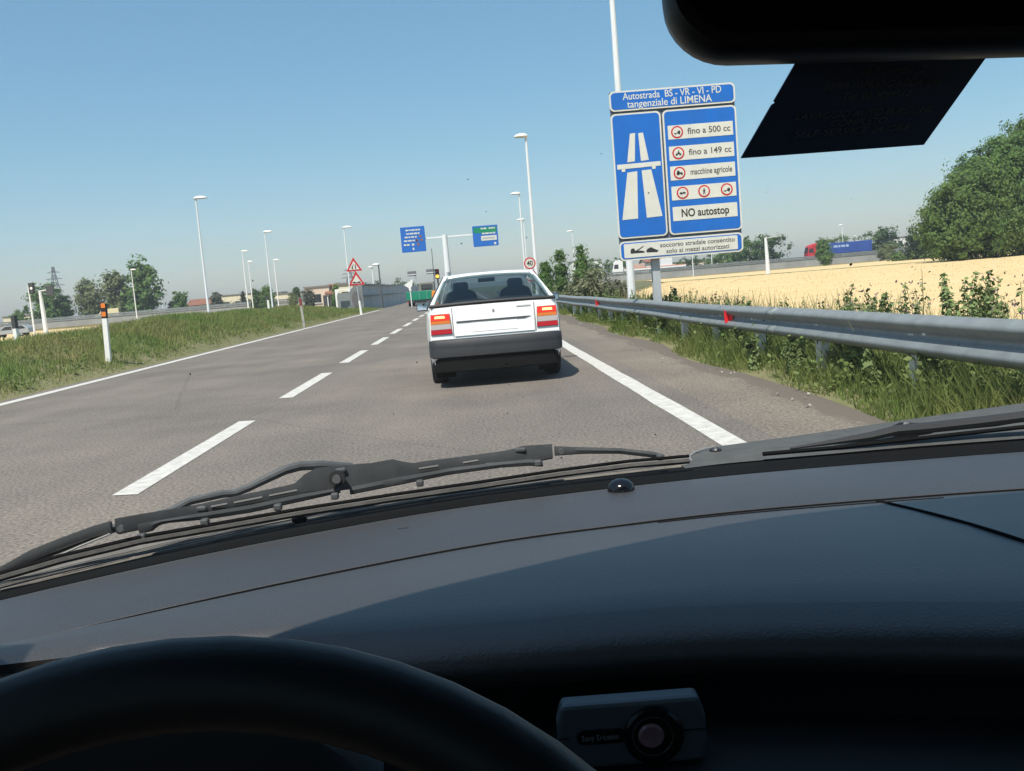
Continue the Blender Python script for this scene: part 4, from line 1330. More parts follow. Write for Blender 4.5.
def wheels_row(t, xs, r=.5, w=.3, y=1.05):
    for x in xs:
        for s in (-1, 1):
            q = MB(); q.lathe([(r * .55, -w / 2), (r * .95, -w / 2), (r, -w / 4), (r, w / 4), (r * .95, w / 2), (r * .55, w / 2)], (x, s * y, r), 'Y', 18); wh = q.build('wheel', mat('tyre rubber', (.02, .02, .021), .85), t)
            q = MB(); q.lathe([(r * .5, -.02), (r * .52, .02)], (x, s * (y + w / 2), r), 'Y', 14); q.build('rim', M_galv, wh)
def lorry(loc, rz, cabm, label, kind):
    """Heading along -X; front bumper at x=0."""
    t = thing('lorry', loc, label, 'lorry', rz=rz)
    q = MB(); q.prism([(0.05, .45), (0.0, 1.5), (.35, 3.0), (.9, 3.35), (2.2, 3.65), (2.25, .6), (1.7, .45)], lambda a, c, d: (a, d, c), -1.22, 1.22); cb = q.build('cab', cabm, t, bevel=.07)
    q = MB(); q.prism([(-.01, 1.75), (.29, 2.85), (.33, 2.84), (.03, 1.74)], lambda a, c, d: (a, d, c), -1.08, 1.08); q.build('windscreen', M_win, cb)
    for s in (-1, 1):
        q = MB(); q.prism([(.28, 1.75), (.45, 2.6), (1.25, 2.6), (1.25, 1.7)], lambda a, c, d: (a, s * 1.225 + d, c), -.012, .012); q.build('side_window', M_win, cb)
    q = MB(); q.box((.0, 0, .62), (.16, 2.4, .42)); q.build('bumper', M_darkgrey, t, bevel=.03)
    q = MB(); q.box((7.2, 0, .95), (11.6, .95, .26)); q.build('chassis', M_black, t)
    if kind == 'box':
        q = MB(); q.box((8.5, 0, 2.25), (9.6, 2.5, 2.2)); tr = q.build('trailer', mat('blue tarpaulin', (.022, .075, .33), .6, var=.25, scale=.7), t, bevel=.05)
        q = MB()
        for k in range(7): q.box((4.2 + k * 1.45, -1.26, 2.22), (.05, .03, 2.1))
        q.build('strap', mat('dark blue strap', (.012, .035, .16), .6), tr)
        q = MB()
        for x0, w_ in ((5.4, .8), (6.4, .35), (6.9, .8), (7.9, .6)): q.box((x0 + w_ / 2, -1.262, 2.6), (w_, .012, .45))
        q.build('lettering', mat('pale blue print', (.35, .45, .62), .6), tr)
        q = MB(); q.box((2.6, 0, 2.2), (.35, 2.2, 2.4)); q.build('spoiler', mat('white spoiler', (.6, .62, .66), .5), t)
    else:
        q = MB(); q.box((8.9, 0, 1.35), (13.0, 2.5, .5)); bd = q.build('flatbed', M_white, t, bevel=.03)
        q = MB(); q.box((8.9, -1.262, 1.55), (12.9, .012, .16)); q.build('stripe', mat('orange stripe', (.62, .20, .10), .5), bd)
        q = MB(); q.box((5.2, 0, 2.0), (3.2, 2.2, .8)); q.build('load', mat('pale pink load', (.55, .38, .30), .8, var=.2, scale=2), t, bevel=.05)
        q = MB(); q.box((11.4, 0, 2.35), (2.4, 2.0, 1.5)); q.build('load', mat('white load', (.66, .66, .66), .6), t, bevel=.05)
    wheels_row(t, (1.1, 4.0, 10.0, 11.3, 12.6))
    return t
lorry((70.3, 191.5, .86), R(-3), mat('red lorry paint', (.50, .02, .03), .4), 'red articulated lorry with long blue trailer beyond the wheat field', 'box')
lorry((30.6, 196.5, .86), R(-3), M_white, 'white lorry cab pulling a low white and orange flatbed behind the big sign', 'flat')

def van(loc, rz, m, label):
    t = thing('van', loc, label, 'van', rz=rz)
    q = MB(); q.prism([(0, .4), (.05, .95), (.9, 1.15), (1.5, 1.95), (4.7, 2.0), (4.8, .4)], lambda a, c, d: (a, d, c), -.88, .88); bd = q.build('body', m, t, bevel=.06)
    for s in (-1, 1):
        q = MB(); q.prism([(1.15, 1.2), (1.6, 1.8), (2.4, 1.82), (2.4, 1.2)], lambda a, c, d: (a, s * .885 + d, c), -.01, .01); q.build('side_window', M_win, t)
    q = MB(); q.prism([(.92, 1.2), (1.42, 1.88), (1.45, 1.87), (.95, 1.18)], lambda a, c, d: (a, d, c), -.75, .75); q.build('windscreen', M_win, t)
    wheels_row(t, (.9, 3.8), .33, .2, .75)
van((-73.5, 187.5, .86), 0.03, mat('cream van paint', (.72, .62, .36), .45), 'cream yellow van on the far motorway under the pale willow')

def signal(loc, h, label, arm=None):
    t = thing('traffic_signal', (loc[0], loc[1], -.25), label, 'traffic signal')
    q = MB(); q.tube([(0, 0, -.2), (0, 0, h)], [.12, .09], 8); q.build('pole', M_pole, t)
    q = MB(); q.box((.35, 0, h - .35), (.62, .3, 1.25)); hd = q.build('signal_head', M_black, t, bevel=.05)
    for k in range(3):
        q = MB(); q.lathe([(.15, -.17), (.16, -.15)], (.35, 0, h + .03 - .38 * k), 'Y', 12); q.build('lens', M_white if k == 1 else M_darkgrey, hd)
signal((-50.3, 110), 5.8, 'pale signal pole with black head and white lamp at the far left')
def cantilever(loc, h, arm, label, head=True):
    t = thing('cantilever_gantry', (loc[0], loc[1], -.25), label, 'sign gantry')
    q = MB(); q.tube([(0, 0, -.2), (-.04, 0, h * .5), (-.12, 0, h)], [.28, .24, .16], 10); q.build('column', M_pole, t, smooth=True)
    q = MB(); q.tube([(-.2, 0, h - .05), (arm, 0, h + .1)], [.08, .06], 8); q.build('arm', M_polegrey, t)
    if head:
        q = MB(); q.box((arm - .2, -.1, h - .05), (.8, .3, 1.15)); q.build('signal_box', M_darkgrey, t, bevel=.04)
cantilever((-49.2, 110.5), 5.1, 1.3, 'white column with short arm and dark signal box beside the black signal head')
cantilever((39.0, 120), 4.7, 1.9, 'white cantilever post at the field edge right of the big blue sign', head=False)
WIPER_PTS = {
  'LEVER': [(-0.3926, 0.9768, 0.9397), (-0.3694, 0.9909, 0.9394), (-0.3473, 1.004, 0.9385), (-0.3152, 1.0231, 0.9377), (-0.2758, 1.0425, 0.9398), (-0.2345, 1.0608, 0.9413), (-0.2131, 1.0702, 0.9432), (-0.2069, 1.0729, 0.9515), (-0.1923, 1.0794, 0.9572), (-0.1684, 1.0894, 0.9543), (-0.1515, 1.0956, 0.954), (-0.1322, 1.1026, 0.9521), (-0.1089, 1.111, 0.9533), (-0.0998, 1.1144, 0.9506), (-0.0909, 1.1176, 0.9442), (-0.0705, 1.125, 0.9447), (-0.0402, 1.1355, 0.9438), (-0.0029, 1.1414, 0.9443), (0.0349, 1.1475, 0.9449), (0.0479, 1.1496, 0.9485), (0.0886, 1.1561, 0.9463), (0.0901, 1.1562, 0.932), (0.0822, 1.1551, 0.9303), (0.0465, 1.1493, 0.9321), (0.0088, 1.1433, 0.9341), (-0.0412, 1.1353, 0.9326), (-0.0837, 1.1202, 0.9319), (-0.1133, 1.1094, 0.9306), (-0.1652, 1.0906, 0.9284), (-0.2033, 1.0745, 0.933), (-0.2355, 1.0603, 0.9309), (-0.2767, 1.0421, 0.9308), (-0.3161, 1.0226, 0.9289), (-0.3484, 1.0034, 0.9277), (-0.3707, 0.9901, 0.9266), (-0.3914, 0.9775, 0.9264)],
  'LEVER_LO_L': [(-0.371, 0.9859, 0.9299), (-0.3152, 1.0192, 0.9285), (-0.2661, 1.0428, 0.9273), (-0.2137, 1.0659, 0.93), (-0.1703, 1.0847, 0.929), (-0.1707, 1.0845, 0.9242), (-0.2145, 1.0656, 0.9219), (-0.2669, 1.0425, 0.9194), (-0.3113, 1.0215, 0.9208), (-0.3519, 0.9973, 0.9263), (-0.3615, 0.9916, 0.9199), (-0.372, 0.9854, 0.9203)],
  'LEVER_LO_R': [(-0.1648, 1.0867, 0.928), (-0.1013, 1.1098, 0.9307), (-0.0411, 1.1313, 0.9321), (0.021, 1.1413, 0.9321), (0.0589, 1.1473, 0.9313), (0.0752, 1.1499, 0.9268), (0.0747, 1.1499, 0.9204), (0.0583, 1.1472, 0.9237), (0.0205, 1.1412, 0.9258), (-0.0418, 1.1312, 0.9246), (-0.1021, 1.1095, 0.9222), (-0.1599, 1.0885, 0.9199)],
  'YOKE_L': [(-0.492, 0.9096, 0.9108), (-0.4831, 0.9162, 0.915), (-0.4604, 0.933, 0.9252), (-0.4365, 0.9485, 0.9311), (-0.412, 0.9643, 0.9362), (-0.3952, 0.9751, 0.9382), (-0.3934, 0.9762, 0.9313), (-0.4167, 0.9613, 0.93), (-0.4411, 0.9455, 0.925), (-0.4647, 0.9298, 0.9183), (-0.4837, 0.9158, 0.9091), (-0.4926, 0.9092, 0.9049)],
  'YOKE_R': [(0.0897, 1.1562, 0.9436), (0.1241, 1.1599, 0.9386), (0.1757, 1.1654, 0.9317), (0.2212, 1.1703, 0.9215), (0.2342, 1.1717, 0.9161), (0.2208, 1.1703, 0.915), (0.1753, 1.1654, 0.9252), (0.13, 1.1605, 0.9302), (0.0913, 1.1564, 0.9318)],
  'ROD': [(-0.4456, 0.9406, 0.9122), (-0.4212, 0.9564, 0.919), (-0.396, 0.9726, 0.925)],
  'RUB1': [(-0.4885, 0.9023, 0.9098), (-0.4349, 0.9395, 0.9146), (-0.3689, 0.9812, 0.9168), (-0.2961, 1.0236, 0.9143), (-0.2143, 1.0597, 0.9138), (-0.1143, 1.0991, 0.9121), (-0.0059, 1.131, 0.9113), (0.0954, 1.1468, 0.914), (0.186, 1.1565, 0.9155), (0.263, 1.1622, 0.914)],
  'RUB2': [(-0.487, 0.8983, 0.9059), (-0.4336, 0.9354, 0.9106), (-0.3679, 0.9768, 0.9125), (-0.2954, 1.0189, 0.9097), (-0.2139, 1.0548, 0.9091), (-0.1143, 1.0941, 0.9072), (-0.0064, 1.1259, 0.9061), (0.0945, 1.1417, 0.9088), (0.1847, 1.1514, 0.9101), (0.2615, 1.1572, 0.9085)],
  'CLAW': [(-0.3681, 0.9847, 0.9158), (-0.3108, 1.0187, 0.918), (-0.2374, 1.0525, 0.92), (-0.1762, 1.0795, 0.9211), (-0.0784, 1.1151, 0.9201), (0.0685, 1.1459, 0.9256), (0.226, 1.1638, 0.9157)],
  'HUB': [(-0.1712, 1.0844, 0.9423)],
  'ARM': [(-0.1568, 1.1056, 0.9489), (-0.1897, 1.0925, 0.9568), (-0.2134, 1.082, 0.9598), (-0.2297, 1.0749, 0.9579), (-0.2483, 1.0667, 0.9518), (-0.2677, 1.0581, 0.9449), (-0.2834, 1.0512, 0.9409), (-0.2964, 1.0455, 0.9422), (-0.3272, 1.028, 0.9411)],
  'W2ARM': [(0.4078, 1.2019, 0.9058), (0.4611, 1.1994, 0.9095), (0.5143, 1.1969, 0.9133), (0.5476, 1.1953, 0.9186), (0.594, 1.1931, 0.9189), (0.6535, 1.1903, 0.9207), (0.7341, 1.1775, 0.926), (0.8069, 1.1655, 0.9305)],
  'W2LEV': [(0.5497, 1.2052, 0.9223), (0.5591, 1.2047, 0.9256), (0.6056, 1.2025, 0.9205), (0.6389, 1.201, 0.9205), (0.6902, 1.1948, 0.9222), (0.7644, 1.1825, 0.9294), (0.7642, 1.1825, 0.9214), (0.69, 1.1949, 0.9128), (0.6387, 1.201, 0.911), (0.5986, 1.2029, 0.9102), (0.5784, 1.2038, 0.9051), (0.565, 1.2045, 0.9034), (0.5544, 1.205, 0.907)],
  'W2RUB': [(0.3651, 1.1529, 0.9116), (0.4674, 1.1491, 0.9121), (0.5692, 1.1443, 0.9154), (0.7056, 1.1323, 0.9206), (0.7757, 1.1206, 0.925)],
}

# ================================================================ THE WHITE CAR AHEAD
M_cwhite = mat('white car paint', (.86, .855, .83), .28, var=.05, scale=3, coat=.5)
M_rubber = mat('grey bumper plastic', (.028, .030, .034), .6, var=.25, scale=5)
M_under = mat('dark underside', (.008, .008, .008), .95, spec=.1)
M_tyre = mat('tyre rubber', (.02, .02, .021), .85)
M_seat = mat('dark seat cloth', (.02, .022, .026), .9)
G_car = glass_mat('tinted car glass', (.48, .56, .57), .05)
M_lred = mat('red lamp glass', (.42, .006, .012), .2)
M_lamber = mat('amber lamp glass', (.62, .17, .02), .2)
M_lgrey = mat('clear lamp glass', (.42, .38, .36), .2)
M_brake = mat('lit brake lamp', (.55, .015, .01), .3, emit=(1.0, .05, .02, .35))
M_bulb = mat('lit bulb', (1, .5, .2), .3, emit=(1.0, .50, .14, 1.6))
M_rim = mat('alloy rim', (.35, .36, .37), .4, metal=.6)

def lerp_tab(tab, y):
    return float(np.interp(y, [a for a, _ in tab], [b for _, b in tab]))
def white_car(loc, rz):
    t = thing('hatchback_car', loc, 'white hatchback car driving ahead with lit brake lamps and grey bumper', 'car', rz=rz)
    WT = [(0, .755), (.15, .785), (.5, .815), (1.2, .83), (3.2, .83), (4.0, .80), (4.4, .73), (4.55, .64)]
    ZT = [(0, .935), (.12, .955), (.3, .965), (1.5, .955), (3.1, .93), (3.3, .90), (4.2, .78), (4.5, .68), (4.55, .60)]
    ys = sorted(set([0, .04, .12, .25] + list(np.linspace(.3, 4.5, 64)) + [4.53, 4.55]))
    arch = ((.86, .37), (3.42, .37))
    def zb(y):
        z = .27
        for c, r in arch:
            d = abs(y - c)
            if d < r: z = max(z, .30 + math.sqrt(r * r - d * d))
        return z
    def prof(z, zt):
        k = (z - .25) / max(.1, zt - .25)
        return float(np.interp(k, [0, .2, .5, .72, .88, .96, 1.0], [.955, .985, 1.0, .995, .975, .95, .90]))
    def lean(z): return .10 * max(0, z - .55) + .25 * max(0, z - .90)
    rows = []
    NS = 11
    for y in ys:
        W = lerp_tab(WT, y); zt = lerp_tab(ZT, y); b0 = zb(y)
        left = []
        for k in range(NS):
            z = b0 + (zt - b0) * (k / (NS - 1)) ** .9
            yy = y + (lean(z) * max(0, 1 - y / .4) if y < .4 else 0)
            left.append((-W * prof(z, zt), yy, z))
        ring = left + [(-W * .55, left[-1][1], zt + .012), (0, left[-1][1], zt + .016), (W * .55, left[-1][1], zt + .012)] + [(-p[0], p[1], p[2]) for p in reversed(left)]
        rows.append(ring)
    q = MB(); q.grid(rows)
    n = len(rows[0]); e = (len(rows) - 1) * n
    for k in range(n // 2):   # rear and front faces as strips between left and right
        q.f.append((k, k + 1, n - 2 - k, n - 1 - k)); q.f.append((e + k, e + k + 1, e + n - 2 - k, e + n - 1 - k))
    body = q.build('body', M_cwhite, t, smooth=True, angle=42)
    # wheel housings and floor
    q = MB(); q.box((0, 2.25, .33), (1.30, 4.2, .16)); q.box((0, .42, .36), (1.38, .5, .24)); q.build('underbody', M_under, t)
    q = MB()
    for c, r in arch:
        q.box((0, c, .5), (1.20, .80, .42))
    q.build('wheel_housing', M_under, t)
    # rear details mapped on the sloping rear face
    def f(off): return lambda a, c, d: (a, lean(c) - off + d, c)
    def part(name, poly, m, off, th=.006, parent=t, bevel=0):
        g = MB(); g.prism(poly, f(off), -th, 0); return g.build(name, m, parent, bevel=bevel)
    for s in (-1, 1):
        P = lambda *pts: [(s * x, z) for x, z in pts]
        cl = part('tail_light', P((.495, .635), (.745, .635), (.735, .872), (.512, .872)), M_darkgrey, .002, .012)
        part('red_lens', P((.50, .64), (.742, .64), (.740, .692), (.504, .692)), M_lred, .014, .006, cl)
        part('clear_lens', P((.504, .695), (.740, .695), (.738, .755), (.508, .755)), M_lgrey, .014, .006, cl)
        part('amber_lens', P((.508, .758), (.738, .758), (.737, .795), (.511, .795)), M_lamber, .014, .006, cl)
        part('brake_lens', P((.511, .798), (.737, .798), (.734, .868), (.515, .868)), M_brake, .014, .006, cl)
        part('bulb_glow', P((.57, .822), (.69, .822), (.685, .850), (.575, .850)), M_bulb, .021, .003, cl, .002)
    td = part('boot_lid', [(-.47, .60), (.47, .60), (.47, .925), (-.47, .925)], M_cwhite, .006, .008, bevel=.006)
    part('lid_lip', [(-.44, .775), (.44, .775), (.36, .752), (-.44, .757)], M_darkgrey, .016, .004, td)
    part('number_plate', [(-.27, .640), (.27, .640), (.27, .745), (-.27, .745)], mat('blank white plate', (.85, .85, .83), .4), .0145, .003, td)
    part('lock', [(-.012, .86), (.012, .86), (.012, .885), (-.012, .885)], M_grey, .016, .004, td)
    part('emblem', [(.27, .893), (.44, .893), (.44, .905), (.27, .905)], mat('pale emblem', (.45, .43, .40), .4), .016, .002, td)
    for s in (-1, 1): part('panel_gap', [(s * .478, .60), (s * .486, .60), (s * .486, .93), (s * .478, .93)], M_darkgrey, .003, .004)
    # bumper wrapping the corners
    def bump(z0, z1, ex, m, name):
        out = [(-.785, .50), (-.785, .1), (-.762, -.02), (-.68, -.09), (-.3, -.12), (0, -.125), (.3, -.12), (.68, -.09), (.762, -.02), (.785, .1), (.785, .50)]
        q = MB(); rws = []
        for z, k in ((z0, -.02), (z0 + .012, 0), (z0 + .09, .003), (z0 + .105, .0), ((z0 + z1) / 2 + .02, .002), (z1 - .018, .0), (z1, -.02)):
            rws.append([(x * (1 + (k + ex) / .8), y - (k + ex) * (1 if y < .2 else 0), z) for x, y in out])
        q.grid(rws)
        for r, rev in ((0, 0), (len(rws) - 1, 1)):
            o = r * len(out); q.f.append(tuple(o + i for i in range(len(out))))
        return q.build(name, m, t, smooth=True, angle=50)
    bump(.36, .575, .0, M_rubber, 'bumper')
    bump(.19, .355, -.03, M_under, 'valance')  # black and drawn deep to stand for the shade under the car
    q = MB(); q.tube([(-.42, .5, .25), (-.42, -.06, .24)], .026, 10); q.build('exhaust_pipe', M_grey, t)
    q = MB()
    for s in (-1, 1): q.box((s * .62, .44, .24), (.24, .02, .30))
    q.build('mud_flap', M_under, t)  # drawn wide to darken the gap below the bumper
    for s in (-1, 1):
        for y in (.86, 3.42):
            q = MB(); q.lathe([(.20, -.09), (.285, -.095), (.305, -.075), (.310, -.03), (.310, .03), (.305, .075), (.285, .095), (.20, .09)], (s * .705, y, .30), 'X', 28)
            wh = q.build('wheel', M_tyre, t, smooth=True, angle=40)
            q = MB(); q.lathe([(.06, .012), (.18, -.01), (.20, .0), (.205, .012)], (s * .80 - (.0 if s > 0 else .0), y, .30), 'X', 24); q.build('rim', M_rim, wh, smooth=True)
    # greenhouse
    B = {'rb': (.70, .17, .955), 'rt': (.545, 1.16, 1.305), 'ft': (.545, 2.35, 1.305), 'fb': (.70, 3.12, .935)}
    def pt(k, s): x, y, z = B[k]; return Vector((s * x, y, z))
    rows = []
    for y, hw, z in ((1.08, .55, 1.298), (1.18, .57, 1.318), (1.45, .58, 1.330), (1.8, .585, 1.334), (2.2, .575, 1.325), (2.38, .555, 1.300)):
        rows.append([(x * hw, y, z - .03 * abs(x) ** 4 - (.035 if abs(x) == 1 else 0)) for x in (-1, -.96, -.8, -.4, 0, .4, .8, .96, 1)])
    q = MB(); q.grid(rows); q.build('roof', M_cwhite, t, smooth=True, solid=.03, angle=70)
    def strip(name, a, bb, wdt, m, s, inward):
        q = MB(); n = (bb - a).normalized(); w_ = Vector(inward) * wdt
        q.add([a, a + w_, bb + w_, bb], [(0, 1, 2, 3)]); return q.build(name, m, t, solid=.03)
    for s in (-1, 1):
        strip('rear_pillar', pt('rb', s) + Vector((s * .06, 0, -.03)), pt('rt', s) + Vector((s * .02, -.03, .0)), .045, M_cwhite, s, (-s, 0, 0))
        q = MB(); a = pt('rb', s) + Vector((s * .06, 0, -.03)); b2 = pt('rt', s) + Vector((s * .03, -.03, 0))
        q.add([a, a + Vector((s * .035, .45, .01)), b2 + Vector((s * .005, .28, .005)), b2], [(0, 1, 2, 3)]); q.build('rear_quarter', M_seat, t, solid=.02)
        strip('windscreen_pillar', pt('fb', s), pt('ft', s), .06, M_cwhite, s, (-s, 0, 0))
        q = MB(); q.add([(s * .79, .62, .95), (s * .79, 3.02, .93), (s * .575, 2.38, 1.275), (s * .58, 1.42, 1.29)], [(0, 1, 2, 3)]); sg = q.build('side_glass', G_car, t)
        q = MB(); q.add([(s * .795, 1.78, .94), (s * .795, 1.86, .94), (s * .585, 1.88, 1.29), (s * .585, 1.80, 1.29)], [(0, 1, 2, 3)]); q.build('door_pillar', M_darkgrey, t, solid=.02)
        q = MB(); q.box((s * .93, 2.62, .935), (.20, .07, .125), Matrix.Rotation(s * -.12, 3, 'Z')); mr = q.build('door_mirror', M_darkgrey, t, bevel=.02)
        q = MB(); q.box((s * .935, 2.578, .935), (.165, .006, .095), Matrix.Rotation(s * -.12, 3, 'Z')); q.build('mirror_glass', mat('mirror', (.55, .6, .65), .03, metal=1.0), mr)
        q = MB(); q.box((s * .85, 2.64, .93), (.1, .05, .04)); q.build('mirror_arm', M_darkgrey, mr)
    q = MB(); rr = []
    for i in range(7):
        u = i / 6
        a, c = pt('rb', -1).lerp(pt('rt', -1), u), pt('rb', 1).lerp(pt('rt', 1), u)
        bulge = .035 * math.sin(math.pi * u)
        rr.append([a.lerp(c, v) + Vector((0, -.05 * (1 - (2 * v - 1) ** 2), bulge + .015 * (1 - (2 * v - 1) ** 2))) for v in np.linspace(0, 1, 9)])
    q.grid(rr); q.build('rear_window', G_car, t, smooth=True)
    q = MB(); q.grid([[pt(k, -1).lerp(pt(k, 1), v) for v in np.linspace(0, 1, 7)] for k in ('ft', 'fb')]); q.build('windscreen', G_car, t, smooth=True)
    q = MB(); rr = []
    for dy, dz in ((-.02, -.012), (-.055, .012), (-.04, .03), (.03, .028), (.05, .0)):
        rr.append([(x * .745, .135 + dy - .045 * (1 - x * x), .955 + dz + .012 * (1 - x * x)) for x in np.linspace(-1, 1, 13)])
    q.grid(rr); q.build('spoiler', M_black, t, smooth=True)
    # inside: shelf, seats, head rests, wheel, dashboard
    q = MB(); q.box((0, 1.05, .935), (1.3, .7, .02)); q.build('parcel_shelf', M_seat, t)
    for x in (-.37, .37):
        q = MB(); q.prism([(-.23, .6), (.23, .6), (.235, .95), (.19, 1.10), (.10, 1.13), (-.10, 1.13), (-.19, 1.10), (-.235, .95)], lambda a, c, d: (x + a, 1.98 - .25 * (c - .6) + d, c), -.06, .06); st = q.build('front_seat', M_seat, t, bevel=.03)
        q = MB(); q.prism(rounded(-.105, 1.11, .105, 1.235, .045), lambda a, c, d: (x + a, 1.86 + d, c), -.05, .04); q.build('head_rest', M_seat, st, bevel=.02)
    q = MB(); q.prism([(-.60, .7), (.60, .7), (.60, .96), (.5, 1.0), (.18, 1.01), (.0, .985), (-.18, 1.01), (-.5, 1.0), (-.60, .96)], lambda a, c, d: (a, 1.1 + .2 * (c - .7) + d, c), -.06, .06); q.build('rear_bench', M_seat, t, bevel=.02)
    q = MB(); q.box((0, 2.95, .93), (1.35, .4, .05)); q.build('dashboard', M_seat, t, bevel=.02)
    q = MB(); q.box((.0, 2.42, 1.245), (.24, .02, .06)); q.build('cabin_mirror', M_black, t, bevel=.01)
    q = MB()
    for s in (-1, 1): q.box((s * .6, 4.5, .60), (.28, .08, .13))
    q.build('headlight', M_lgrey, t)
    return t
white_car((.27, 10.87, 0), 0.0)

# small grey car on the far motorway at the left edge
def small_car(loc, rz, m, label):
    t = thing('estate_car', loc, label, 'car', rz=rz)
    q = MB(); q.prism([(0, .35), (.0, .7), (.9, .82), (1.6, 1.32), (3.7, 1.36), (4.2, .95), (4.3, .4)], lambda a, c, d: (a, d, c), -.8, .8); q.build('body', m, t, bevel=.06)
    for s in (-1, 1):
        for pl in (((1.15, .85), (1.7, 1.25), (2.4, 1.27), (2.4, .87)), ((2.5, .87), (2.5, 1.27), (3.6, 1.28), (3.95, .92))):
            q = MB(); q.prism(pl, lambda a, c, d: (a, s * .806 + d, c), -.008, .008); q.build('side_window', M_win, t)
    wheels_row(t, (.85, 3.4), .3, .2, .68)
small_car((-55.2, 110.5, -.2), 0.05, mat('grey car paint', (.30, .33, .35), .35), 'small grey estate car cut by the far left picture edge')

# ================================================================ THE CAR THE PHOTOGRAPH IS TAKEN FROM
M_dash = mat('grey dashboard plastic', (.036, .032, .031), .5, var=.2, scale=3, bump=.16, bscale=450, detail=8, spec=.9, coat=.3)
M_dash2 = mat('dark dashboard plastic', (.015, .016, .017), .6, bump=.1, bscale=500, spec=.35)
M_trimk = mat('dark cabin trim', (.014, .0145, .016), .7)
M_roofcl = mat('dark headliner', (.03, .03, .03), .95)
M_seal = mat('black rubber seal', (.006, .006, .006), .95, spec=.1)
M_cowl = mat('weathered cowl plastic', (.21, .19, .165), .85, var=.5, scale=22, detail=9, bump=.25, spec=.15)
M_wip = mat('weathered wiper black', (.075, .08, .084), .6, var=.3, scale=40)
M_leather = mat('wheel leather', (.011, .011, .012), .5, bump=.03, bscale=300)
M_paint2 = mat('grey body paint', (.16, .17, .18), .35, metal=.4)
G_ws = glass_mat('windscreen glass', (.95, .97, .965), .026)
own = thing('car', (.28, 0, 0), 'grey dashboard, windscreen, wipers and dark steering wheel of the car the photograph is taken from', 'car')
OX = .28
def L(p): return (p[0] - OX, p[1], p[2])
XD = [-.8, -.6, -.459, -.386, -.302, -.175, -.043, .088, .237, .385, .659, .9, 1.2, 1.4]
YD = [.6, .76, .864, .911, .961, 1.017, 1.065, 1.086, 1.102, 1.105, 1.09, 1.05, .92, .76]
XS = [-.8, -.6, -.39, -.292, -.149, .01, .238, .413, .548, .8, 1.1, 1.4]
YS = [.46, .60, .722, .777, .842, .898, .925, .920, .909, .87, .76, .60]
XE = [-.8, -.5, -.3, -.075, .0, .072, .142, .24, .339, .5, .8, 1.1, 1.4]
YE = [.60, .655, .662, .640, .628, .632, .625, .603, .570, .53, .48, .44, .40]
def smooth_tab(X, Y, x):
    """Interpolated and lightly smoothed plan curve."""
    return float(np.mean([np.interp(x + d, X, Y) for d in (-.06, -.03, 0, .03, .06)]))
yd = lambda x: smooth_tab(XD, YD, x)
ysm = lambda x: smooth_tab(XS, YS, x)
ye = lambda x: smooth_tab(XE, YE, x)
xs_ = np.linspace(-.60, 1.16, 73)
rows = []
for x in xs_:
    d, s, e = yd(x), ysm(x), ye(x)
    r = [(x, d, .72), (x, d - .001, .890), (x, d - .006, .8985)]
    for u in (.12, .4, .75, .97): r.append((x, d - .006 + (s - d + .006) * u, .9005 + .004 * math.sin(math.pi * u)))
    r += [(x, s + .0015, .9005), (x, s, .8962), (x, s - .0018, .8995)]
    for u in (.06, .2, .4, .6, .78, .9): r.append((x, s + (e - s) * u, .8995 + .012 * math.sin(math.pi * u * .9)))
    r += [(x, e + .012, .8975), (x, e + .003, .893), (x, e - .003, .885), (x, e - .003, .875), (x, e + .004, .866)]
    rows.append([L(p) for p in r])
q = MB(); q.grid(rows)
dash = q.build('dashboard', M_dash, own, smooth=True, angle=75)
rows = []
for x in xs_:
    e = ye(x)
    rows.append([L(p) for p in ((x, e + .004, .866), (x, e + .012, .855), (x, e + .014, .832), (x, e - .02, .8295), (x, e - .075, .8285), (x, e - .085, .82), (x, e - .075, .79), (x, e - .02, .74), (x, e + .02, .50), (x, e + .2, .30))])
q = MB(); q.grid(rows); q.build('lower_fascia', M_dash2, own, smooth=True, angle=50)
def dash_z(x, y):
    """Height of the dashboard's rear pad."""
    s, e = ysm(x), ye(x)
    u = min(1, max(0, (y - s) / (e - s)))
    return .8995 + .012 * math.sin(math.pi * u * .9)
def groove(pts, r=.0016, m=M_seal, name='seam'):
    q = MB(); q.tube([L(p) for p in pts], r, 6); return q.build(name, m, dash)
groove([(x, ysm(x) - .0002, .8988) for x in xs_], .0022)
groove([(x, y_, dash_z(x, y_) + .0002) for x, y_ in ((x, ysm(x) - .010 - .02 * (x - .2)) for x in np.linspace(.17, .46, 20))], .0006)
groove([(x, y_, dash_z(x, y_) + .0004) for x, y_ in ((.398 + .055 * v ** 1.15, ysm(.4) - .004 + (.565 - ysm(.4)) * v) for v in np.linspace(0, 1, 24))], .0017)
# little dome of the light sensor near the windscreen
q = MB(); q.lathe([(.016, -.004), (.0158, .002), (.014, .007), (.010, .0105), (.005, .0125), (.0, .013)], L((.157, 1.055, .9035)), 'Z', 24); q.build('sensor_dome', mat('black gloss', (.006, .006, .008), .12), dash, smooth=True, angle=80)
q = MB(); q.box(L((-.09, .965, .9038)), (.012, .003, .0012)); q.build('mark', M_trimk, dash)
CI = [(-.70, .70), (-.492, .905), (-.409, .968), (-.321, 1.027), (-.189, 1.105), (-.045, 1.155), (.098, 1.185), (.273, 1.205), (.422, 1.206), (.558, 1.205), (.72, 1.192), (.9, 1.165), (1.2, 1.05)]
ci = lambda x: float(np.mean([np.interp(x + d, [a for a, _ in CI], [b_ for _, b_ in CI]) for d in (-.04, 0, .04)]))
